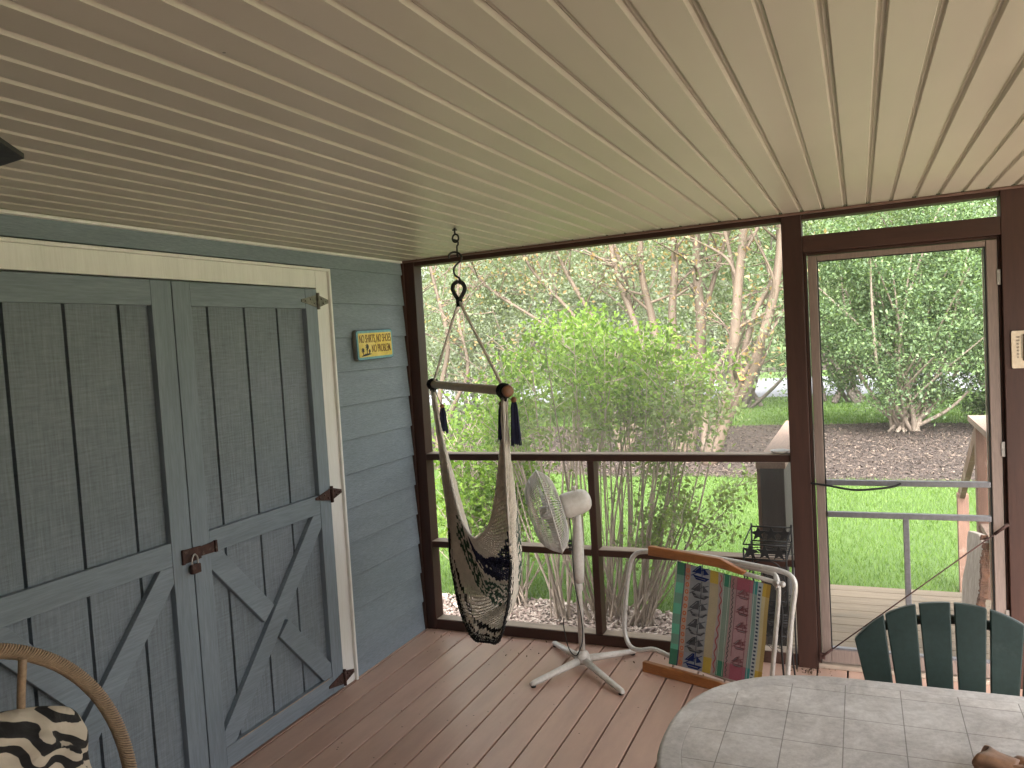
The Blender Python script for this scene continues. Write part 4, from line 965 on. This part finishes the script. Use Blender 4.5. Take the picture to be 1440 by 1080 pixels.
# ================================================================== OUTSIDE: LANDING AND RAILINGS
b = MB(); deckboards(b, .105, 1.93, 2.04, 3.42, .105, .142, .008, -.15, .035, True); struct(b.build('landing', m_weather, None, .003, 2))
b = MB(); b.box((2.06, .125, -.45), (3.40, 1.91, -.188)); struct(b.build('landing_framing', m_bin))
lr = thing('deck_railing', 'board sided, shade toned landing railing showing left of the big brown post', 'railing', (2.1, .8, -.15), 'landing railings')
P('post', (2.050, .22, -.15), (2.175, .31, 1.0), m_bin, lr); P('post', (2.060, 1.80, -.149), (2.150, 1.89, .99), m_bin, lr)
P('corner_strip', (2.030, .235, -.15), (2.0495, .285, .995), m_railw, lr); P('cap', (2.030, .20, 1.0005), (2.185, 2.20, 1.035), m_railtop, lr)
P('side_board', (2.070, .315, .20), (2.110, 1.80, .94), m_bin, lr); P('lower_rail', (2.07, .315, -.10), (2.11, 1.80, .0), m_bin, lr)
rr_ = thing('deck_railing', 'reddish sunlit landing railing at the right side of the screen door', 'railing', (3.3, 1.0, -.15), 'landing railings')
P('post', (3.262, 1.80, -.35), (3.352, 1.89, 1.035), m_railw, rr_); P('post', (3.262, .30, -.149), (3.352, .39, 1.035), m_railw, rr_)
P('cap', (3.240, .16, 1.0355), (3.385, 2.02, 1.075), m_railtop, rr_); P('lower_rail', (3.275, .40, .33), (3.365, 1.795, .37), m_railtop, rr_)
for k in range(9): P('baluster', (3.353, .46 + k * .15, -.12), (3.385, .50 + k * .15, 1.03), m_railw, rr_)
b = MB(); b.bar((3.29, 1.90, .98), (3.29, 3.1, .28), .04, .09); b.build('stair_rail', m_railw, rr_, .003, 2); P('stair_post', (3.255, 2.98, -.5), (3.335, 3.06, .33), m_railw, rr_)
sl = thing('wood_slab', 'pale sawn slab with rough reddish bark edge leaning on the railing', 'wood slab', (3.2, 1.5, -.15))
q = MB(); n = 12; prof1, prof2 = [], []
for i in range(n + 1):
    t = i / n; wv = .008 * math.sin(i * 2.1) + .005 * math.sin(i * 5.3); prof1.append((.0 + .008 * math.sin(i), .53 * t)); prof2.append((.155 + wv - .02 * t * t - (.05 if t > .93 else 0), .53 * t))
so3 = V((3.11, 1.42, -.149)); sxx = V((.50, -.86, 0)).normalized(); szz = V((.13, .06, 1)).normalized(); snn = sxx.cross(szz)
q.prism(prof1 + prof2[::-1], so3 + V((0, .1, 0)), sxx, szz, -snn * .05); q.build('sawn_face', m_slabf, sl, .004, 2)
q = MB()
for i in range(n):
    (x0, z0), (x1, z1) = prof2[i], prof2[i + 1]
    for j in range(4): 
        c = so3 + V((0, .1, 0)) + sxx * ((x0 + x1) / 2 + .004) + szz * (z0 + (z1 - z0) * (j + .5) / 4) - snn * .025
        q.obox(c, (.016 + rnd.uniform(-.006, .008), .052 + rnd.uniform(-.004, .01), .0125), axes(sxx, snn, szz) @ Matrix.Rotation(rnd.uniform(-.25, .25), 3, 'Y'))
q.build('bark_edge', m_slabb, sl, .003, 2)

# ================================================================== GROUND
def sheet(name, poly, z, m):
    q = MB(); q.v += [V((x, y, z)) for x, y in poly]; q.face(range(len(poly))); return struct(q.build(name, m))
sheet('lawn', [(-300, -300), (300, -300), (300, 300), (-300, 300)], GZ, m_lawn)
def wavy(pts, amp, k):
    out = []
    for i in range(len(pts)):
        (x0, y0), (x1, y1) = pts[i], pts[(i + 1) % len(pts)]; n = max(1, int(math.hypot(x1 - x0, y1 - y0) / .35))
        for j in range(n): t = j / n; x, y = x0 + (x1 - x0) * t, y0 + (y1 - y0) * t; out.append((x, y + amp * (math.sin(x * k) + .6 * math.sin(x * k * 2.7 + 1))))
    return out
BEDA = wavy([(-7, .1), (1.9, .1), (2.0, 1.75), (1.2, 1.95), (-.8, 2.05), (-4, 2.3), (-7, 2.2)], .06, 1.3)
BEDB = wavy([(-9, 8.6), (-2, 8.3), (1, 8.0), (3.2, 7.9), (6, 8.3), (9, 9), (9, 14.6), (4, 14.9), (0, 14.7), (-5, 15), (-9, 15)], .12, .8)
sheet('shrub_bed', BEDA, GZ + .006, m_mulchp); sheet('mulch_bed', BEDB, GZ + .006, m_mulch)
sheet('patio', [(4.3, -9), (13, -9), (13, .6), (4.3, .6)], GZ + .012, M('bounce_patio_concrete', (.46, .38, .31), .9, .15, 2.))  # out of view; added to bounce warm light into the porch
sheet('road', [(-120, 23.5), (120, 21.5), (120, 31), (-120, 33.5)], GZ + .006, m_asph)
sheet('far_verge', [(-120, 38.5), (120, 36), (120, 41), (-120, 43)], GZ + .006, m_mulch)
def inside(poly, x, y):
    p = np.array(poly); x1, y1 = p[:, 0], p[:, 1]; x2, y2 = np.roll(x1, -1), np.roll(y1, -1); c = np.zeros(len(x), bool)
    for a, b_, c_, d in zip(x1, y1, x2, y2):
        with np.errstate(divide='ignore', invalid='ignore'): c ^= ((b_ > y) != (d > y)) & (x < (c_ - a) * (y - b_) / (d - b_ + 1e-12) + a)
    return c
def grass(n, xr, yr, hmin, hmax, w, avoid):
    x = rng.uniform(*xr, n); y = yr[0] + (yr[1] - yr[0]) * rng.random(n) ** 1.4; keep = ~((x > 2.0) & (x < 3.45) & (y < 1.95))
    for p in avoid: keep &= ~inside(p, x, y)
    x, y = x[keep], y[keep]; n = len(x); h = rng.uniform(hmin, hmax, n); a = rng.uniform(0, 2 * PI, n); lean = rng.normal(0, .45, (n, 2)) * h[:, None]
    c = np.stack([x, y, np.full(n, GZ)], 1); s = np.stack([np.cos(a), np.sin(a), np.zeros(n)], 1) * (w * rng.uniform(.7, 1.4, n))[:, None]
    v = np.empty((n, 3, 3)); v[:, 0] = c - s; v[:, 1] = c + s; v[:, 2] = c + np.stack([lean[:, 0], lean[:, 1], h], 1); return v.reshape(-1, 3)
gv = np.concatenate([grass(150000, (-7, 6), (1.7, 9.2), .025, .075, .0035, [BEDA, BEDB]), grass(30000, (-8, 8), (14.5, 22.5), .04, .08, .010, [BEDB])])
stuff(np_mesh('grass', gv, 3, [L_grass]), 'short bright green grass blades of the lawn', 'grass')
def chips(n, poly, xr, yr, size, z=GZ + .012):
    x = rng.uniform(*xr, n); y = rng.uniform(*yr, n); k = inside(poly, x, y); x, y = x[k], y[k]; n = len(x)
    c = np.stack([x, y, z + rng.uniform(0, .02, n)], 1); d = unit(np.stack([rng.normal(size=n), rng.normal(size=n), rng.normal(0, .3, n)], 1)); s = unit(np.cross(d, np.stack([rng.normal(0, .35, n), rng.normal(0, .35, n), np.ones(n)], 1)))
    L = (size * rng.uniform(.5, 1.6, n))[:, None]; W = L * rng.uniform(.15, .4, n)[:, None]
    v = np.empty((n, 4, 3)); v[:, 0] = c - d * L - s * W; v[:, 1] = c - d * L * .8 + s * W; v[:, 2] = c + d * L + s * W * .8; v[:, 3] = c + d * L * .9 - s * W; return v.reshape(-1, 3)
stuff(np_mesh('bark_mulch', chips(70000, BEDB, (-9, 9), (7.7, 15), .022), 4, [m_chip]), 'dark brown bark mulch chips under the trees', 'mulch')
stuff(np_mesh('wood_chips', chips(50000, BEDA, (-4, 2.1), (.1, 2.2), .022), 4, [m_chipp]), 'pale pinkish wood chips round the shrub stems', 'mulch')
lv = leaf_quads(np.stack([np.concatenate([rng.uniform(.1, 3.1, 90), rng.normal(2.28, .06, 60)]), np.concatenate([rng.normal(-.10, .10, 90).clip(-.6, -.01), rng.normal(-.05, .03, 60)]), rng.uniform(.003, .012, 150)], 1), .016, .5, 0, 3.)
stuff(np_mesh('leaf_litter', lv, 4, [m_litter]), 'dry leaf bits and dirt swept along the foot of the screen wall', 'leaf litter')

# ================================================================== PLANTS
def limb(p, q, bend, k=8, sag=0.):
    p, q = V(p), V(q); d = q - p; s_ = V((rnd.uniform(-1, 1), rnd.uniform(-1, 1), rnd.uniform(-.3, .3))) * bend * d.length
    return spline([p, p + d * .35 + s_, p + d * .7 + s_ * .6 + V((0, 0, sag)), q], max(2, k // 3))
def taper(n, r0, r1): return [r0 + (r1 - r0) * i / (n - 1) for i in range(n)]
def pts_np(lst): return np.array([tuple(p) for p in lst])

def screen_shrub(name, label, bases, tips, r0, leafn, size, bright_z, mats, twig=5, spread=.12):
    """many thin stems from a few roots; leaves crowd the outer twigs, sparse on the stems"""
    c = V((sum(b_[0] for b_ in bases) / len(bases), sum(b_[1] for b_ in bases) / len(bases), GZ)); t = thing(name, label, 'shrub', c)
    b = MB(); lp = []
    for tip in tips:
        bs_ = min(bases, key=lambda q: abs(q[0] - tip[0] * .55 - .25) + rnd.uniform(0, .5)); p0 = V((bs_[0] + rnd.gauss(0, .05), bs_[1] + rnd.gauss(0, .05), GZ)); tp_ = V(tip)
        path = limb(p0, tp_, .07, 12); n = len(path); rr = r0 * rnd.uniform(.5, 1.25); b.tube(path, taper(n, rr, .0025), 5, False, False)
        for k in range(twig):
            f = rnd.uniform(.70, .98); i = min(int(f * (n - 1)), n - 2); s0 = path[i]; d = V((rnd.gauss(0, 1), rnd.gauss(0, 1), rnd.uniform(.4, 1.8))).normalized() * rnd.uniform(.15, .36)
            tw = limb(s0, s0 + d, .12, 6); b.tube(tw, taper(len(tw), .004, .0015), 4, False, False); lp += [(p, 1.) for p in tw[2:]]
        lp += [(path[i], 1.) for i in range(int(n * .80), n)] + [(path[i], .10) for i in range(int(n * .40), int(n * .80))]
    b.build('stems', m_bark, t)
    P_ = pts_np([p for p, _ in lp]); W = np.array([w_ for _, w_ in lp]); W /= W.sum(); i = rng.choice(len(P_), leafn, p=W); c_ = P_[i] + rng.normal(0, spread * .5, (leafn, 3))
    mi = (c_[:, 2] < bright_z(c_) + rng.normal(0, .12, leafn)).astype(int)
    np_mesh('foliage', leaf_quads(c_, size, .48, -.3), 4, mats, np.repeat(mi, 1), t); return t
tips = []
for k in range(58):
    x = rnd.uniform(-.35, 1.66); top = 1.88 + .10 * math.sin(x * 4) - (.9 * max(0, .25 - x) ** 1.0) - 1.6 * max(0, x - 1.25) ** 1.6
    z = top - abs(rnd.gauss(0, .17)) if rnd.random() < .9 else rnd.uniform(.8, top); tips.append((x + rnd.gauss(0, .03), 1.75 + rnd.gauss(0, .30), z))
for k in range(9): tips.append((rnd.uniform(1.0, 1.75), 1.75 + rnd.gauss(0, .3), rnd.uniform(.1, 1.25)))
screen_shrub('privet_shrub', 'large bright topped shrub with many bare lower stems just outside the screens', [(.30, 1.68), (.56, 1.72), (.72, 1.8), (.95, 1.68)], tips, .0120, 15000, .048, lambda c: 1.28 + .10 * np.sin(c[:, 0] * 5) - .9 * np.clip(.35 - c[:, 0], 0, 1), [L_shrub, L_shrubd])
tips = [(-.42 + rnd.gauss(0, .28), 1.95 + rnd.gauss(0, .25), rnd.uniform(.05, 1.25)) for k in range(60)]
screen_shrub('young_privet', 'low bright green leafy shrub seen through the hanging hammock chair', [(-.38, 1.95), (-.2, 1.9)], tips, .009, 6500, .055, lambda c: c[:, 2] * 0 - 1., [L_shrub, L_shrubd])

def crape(name, label, base, trunks, seed, leaves, cut=None, group='tan barked crape myrtles'):
    rnd.seed(seed); t = thing(name, label, 'tree', base, group); b = MB(); tipsl = []
    for pts, r0, r1 in trunks:
        path = spline(pts, 6); b.tube(path, taper(len(path), r0 * .82, r1 * .75), 9, False)
        for k in range(7):
            i = rnd.randrange(int(len(path) * .55), len(path)); s0 = path[i]; d = V((rnd.gauss(0, .7), rnd.gauss(0, .7), rnd.uniform(.3, 1.3))).normalized() * rnd.uniform(.7, 1.9)
            br = limb(s0, s0 + d, .13, 12); b.tube(br, taper(len(br), r1 * .5, .006), 6, False, False)
            for m_ in range(4):
                j = rnd.randrange(3, len(br)); d2 = V((rnd.gauss(0, 1), rnd.gauss(0, 1), rnd.uniform(-.2, 1))).normalized() * rnd.uniform(.3, .9); tw = limb(br[j], br[j] + d2, .15, 6); b.tube(tw, taper(len(tw), .010, .003), 4, False, False); tipsl += tw[2:]
    b.build('trunk', m_crape, t)
    if cut: q = MB(); q.lathe([(.085, 0), (.085, .012), (.05, .016), (.001, .017)], cut[0], cut[1], 16); q.build('cut_stub', m_cut, t)
    P_ = pts_np(tipsl); i = rng.integers(0, len(P_), leaves); np_mesh('crown', leaf_quads(P_[i] + rng.normal(0, .14, (leaves, 3)), .085, .5), 4, [L_crape, L_far], (rng.random(leaves) < .72).astype(int), t); return t
crape('crape_myrtle', 'leaning multi trunk tree with a fresh orange cut stub by the right post', (.2, 9.3, GZ), [
    ([(.15, 9.3, GZ), (.42, 9.2, .35), (.66, 9.1, .75), (.72, 9.0, 1.5), (.80, 9.0, 2.3), (.95, 9.0, 3.5), (.9, 9.1, 4.6)], .15, .07),
    ([(.20, 9.3, GZ), (.60, 9.1, .45), (.92, 9.0, .95), (1.20, 8.9, 1.7), (1.42, 8.9, 2.5), (1.55, 8.9, 3.6), (1.7, 8.9, 4.8)], .13, .06),
    ([(.30, 9.2, .1), (.62, 9.0, .62), (.80, 8.95, .98)], .11, .09),
    ([(.55, 9.1, .45), (.82, 9.1, 1.3), (1.05, 9.1, 2.0), (1.40, 9.1, 2.7), (1.46, 9.2, 3.9)], .075, .04),
    ([(.1, 9.3, -.3), (.15, 9.4, .4), (.30, 9.4, 1.0), (.62, 9.4, 1.6), (.72, 9.3, 2.6), (.5, 9.3, 3.9)], .08, .04)], 21, 2600, ((.80, 8.93, .99), (.35, -.6, .72)))
crape('crape_myrtle', 'upright cluster of thick tan trunks in the middle of the upper window', (-.4, 10.2, GZ), [
    ([(-.35, 10.2, GZ), (-.1, 10.1, .8), (.02, 10.0, 1.8), (.0, 10., 2.8), (.1, 10., 4.0), (.5, 10., 5.2)], .14, .07),
    ([(-.45, 10.2, GZ), (-.42, 10.1, 1.0), (-.48, 10.0, 2.0), (-.38, 10., 3.2), (-.5, 10., 4.8)], .13, .06),
    ([(-.5, 10.2, GZ), (-.75, 10.1, 1.0), (-.86, 10.1, 2.0), (-1.0, 10., 3.0), (-.9, 10., 4.6)], .12, .06),
    ([(-.55, 10.2, GZ), (-.95, 10.0, .9), (-1.12, 9.9, 1.9), (-1.45, 9.9, 3.0), (-1.6, 9.9, 4.4)], .10, .05),
    ([(-.3, 10.2, GZ), (-.2, 10.3, 1.2), (.35, 10.3, 3.0), (.9, 10.3, 4.4)], .08, .04)], 22, 2600)
crape('crape_myrtle', 'tan trunks leaning to the left over the bright shrub top', (-1.6, 10.4, GZ), [
    ([(-1.6, 10.4, GZ), (-1.5, 10.3, 1.0), (-1.95, 10.2, 2.0), (-2.5, 10.1, 3.1), (-2.9, 10., 4.3)], .075, .035),
    ([(-1.55, 10.4, GZ), (-1.65, 10.3, 1.0), (-2.4, 10.2, 2.2), (-3.2, 10.1, 3.2), (-3.6, 10., 4.4)], .06, .03),
    ([(-1.65, 10.4, GZ), (-2.0, 10.3, .9), (-2.9, 10.1, 2.0), (-4.0, 10., 2.8), (-4.6, 9.9, 3.6)], .055, .025),
    ([(-1.5, 10.4, GZ), (-1.2, 10.4, 1.2), (-1.35, 10.4, 2.4), (-1.7, 10.4, 4.0)], .09, .04)], 23, 2600)
crape('crape_myrtle', 'pale tan tree at the far left edge of the window by the hammock ropes', (-5.2, 9.6, GZ), [
    ([(-5.2, 9.6, GZ), (-5.0, 9.5, .8), (-4.75, 9.5, 1.8), (-4.95, 9.5, 2.9), (-5.2, 9.5, 4.2)], .075, .035),
    ([(-5.3, 9.6, GZ), (-4.7, 9.5, .6), (-4.35, 9.5, 1.3), (-4.5, 9.5, 2.4), (-4.3, 9.5, 3.8)], .06, .03),
    ([(-5.3, 9.6, GZ), (-5.6, 9.5, 1.0), (-5.6, 9.5, 2.4), (-6.0, 9.5, 4.0)], .08, .04),
    ([(-5.1, 9.6, GZ), (-4.2, 9.4, .3), (-3.5, 9.3, .9), (-2.9, 9.2, 1.2)], .06, .02)], 24, 1500)

def bushy(name, label, base, rad, zc, ncl, nleaf, size, stems, mats, seed, group=None, hole=.0, stem_r=.05, clr=.32, cat='bush', bark=None, lowz=.25):
    """a bush or tree whose leaves sit in many uneven clumps round real limbs"""
    rnd.seed(seed); g = np.random.default_rng(seed); t = thing(name, label, cat, base, group); b = MB(); bx, by, bz = base
    d = unit(g.normal(size=(ncl, 3))); rr = g.random(ncl) ** .42; cl = d * rr[:, None] * np.array(rad) * (1 + .22 * np.sin(3 * np.arctan2(d[:, 1], d[:, 0]) + seed))[:, None] + np.array([bx, by, bz + zc]); cl = cl[cl[:, 2] > bz + lowz]
    for k in range(stems):
        tip = V(cl[g.integers(0, len(cl))]); p0 = V((bx + rnd.gauss(0, stem_r * 3), by + rnd.gauss(0, stem_r * 3), bz)); path = limb(p0, tip, .14, 12); b.tube(path, taper(len(path), stem_r * rnd.uniform(.4, 1.1), .012), 6, False, False)
    b.build('trunk' if cat == 'tree' else 'stems', bark or m_bark, t)
    w = g.uniform(.3, 1.6, len(cl)); w /= w.sum(); i = g.choice(len(cl), nleaf, p=w); c = cl[i] + g.normal(0, 1, (nleaf, 3)) * clr * np.array([1, 1, .62]) * g.uniform(.5, 1.2, (len(cl), 1))[i]
    c = c[c[:, 2] > bz + .05]; np_mesh('crown' if cat == 'tree' else 'foliage', leaf_quads(c, size, .5), 4, mats, (g.random(len(c)) < .5).astype(int), t); return t
bushy('evergreen_bush', 'big dense evergreen bush with a fan of bare trunks seen through the screen door', (3.35, 13.6, GZ), (2.6, 1.9, 2.35), 2.7, 420, 74000, .075, 46, [L_bush, L_bush2], 31, None, 0, .045, .24, lowz=.55)
bushy('evergreen_bush', 'low round green bush at the right edge of the screen door view', (5.9, 13.2, GZ), (1.5, 1.4, 1.3), 1.1, 90, 16000, .09, 14, [L_bush, L_bush2], 32, None, 0, .03, .26)
bushy('leafy_tree', 'dense green tree filling the left of the upper window behind the tan tree', (-7.0, 15.5, GZ), (3.2, 2.2, 3.6), 3.3, 330, 36000, .10, 16, [L_far, L_far2], 33, None, 0, .09, .42, 'tree', m_dbark)
bushy('leafy_tree', 'grey green tree behind the bright shrub top, left of the tan trunks', (-3.4, 17.0, GZ), (3.0, 2.2, 3.6), 3.4, 320, 30000, .10, 16, [L_far, L_far2], 34, None, 0, .09, .42, 'tree', m_dbark)
bushy('leafy_tree', 'loose green tree standing behind the upright tan trunks', (-.6, 19.0, GZ), (2.6, 2.0, 3.4), 4.2, 300, 27000, .10, 12, [L_far, L_bush], 35, None, 0, .09, .45, 'tree', m_dbark)
bushy('leafy_tree', 'green tree whose leaves fill the gap above the road by the big post', (2.2, 20.0, GZ), (2.4, 2.0, 3.4), 4.4, 290, 26000, .10, 10, [L_bush, L_far], 36, None, 0, .09, .45, 'tree', m_dbark)
bushy('leafy_tree', 'tall airy tree over the screen door transom', (5.6, 17.5, GZ), (3.0, 2.2, 3.6), 5.4, 280, 24000, .10, 14, [L_bush, L_far], 37, None, 0, .09, .45, 'tree', m_dbark)
# trees on the far side of the road: three kinds, each copied with its parts
def copy_tree(o, parent=None):
    c = o.copy(); COL.objects.link(c); c.parent = parent
    for ch in [x for x in bpy.data.objects if x.parent == o]: copy_tree(ch, c)
    return c
protos = [bushy('far_tree', 'hazy green tree standing across the road', (0, 0, GZ), (4.2, 3.2, 5.0), 5.2, 170, 13000, .25, 7, [L_far, L_far2], 41 + k, 'trees across the road', 0, .14, .7, 'tree', m_dbark) for k in range(3)]
spots = [(-30, 44), (-25, 47), (-20.5, 43), (-16, 46), (-12, 43.5), (-8, 48), (-4.5, 44), (-.5, 47), (3.5, 44.5), (7, 48), (11, 45), (15, 47), (-22, 54), (-14, 55), (-6, 56), (2, 56), (10, 55), (-10, 36.5), (-28, 39), (18, 44)]
for i, (x, y) in enumerate(spots):
    o = protos[i] if i < 3 else copy_tree(protos[i % 3]); o.location = (x, y, GZ); o.rotation_euler.z = rnd.uniform(0, 6); k = rnd.uniform(.8, 1.2); o.scale = (k, k, k * rnd.uniform(.9, 1.15))

# ================================================================== LIGHT
SUN_EL, SUN_AZ = math.radians(48), math.radians(165)           # azimuth clockwise from +y
wd = bpy.data.worlds.new('World'); S.world = wd; wd.use_nodes = True; nt = wd.node_tree; nt.nodes.clear()
sky = nt.nodes.new('ShaderNodeTexSky'); sky.sky_type = 'NISHITA'; sky.sun_disc = False; sky.sun_elevation = SUN_EL; sky.sun_rotation = SUN_AZ
sky.air_density = 1.; sky.dust_density = 6.; sky.ozone_density = 1.
hs = nt.nodes.new('ShaderNodeHueSaturation'); hs.inputs['Saturation'].default_value = .08
bg = nt.nodes.new('ShaderNodeBackground'); bg.inputs[1].default_value = .15; ow = nt.nodes.new('ShaderNodeOutputWorld')
nt.links.new(sky.outputs[0], hs.inputs['Color']); nt.links.new(hs.outputs[0], bg.inputs[0]); nt.links.new(bg.outputs[0], ow.inputs[0])
ld = bpy.data.lights.new('sun', 'SUN'); ld.energy = 1.5; ld.angle = math.radians(60); ld.color = (1., .95, .88)
so = bpy.data.objects.new('sun', ld); COL.objects.link(so)
sd_ = V((math.sin(SUN_AZ) * math.cos(SUN_EL), math.cos(SUN_AZ) * math.cos(SUN_EL), math.sin(SUN_EL)))
so.rotation_euler = sd_.to_track_quat('Z', 'Y').to_euler(); so.location = (8, 10, 12)
S.view_settings.view_transform = 'Standard'; S.view_settings.look = 'None'; S.view_settings.gamma = 1
S.view_settings.exposure = 2.78
S.render.engine = 'CYCLES'; S.cycles.max_bounces = 12; S.cycles.diffuse_bounces = 6; S.cycles.transparent_max_bounces = 12
S.cycles.use_denoising = True
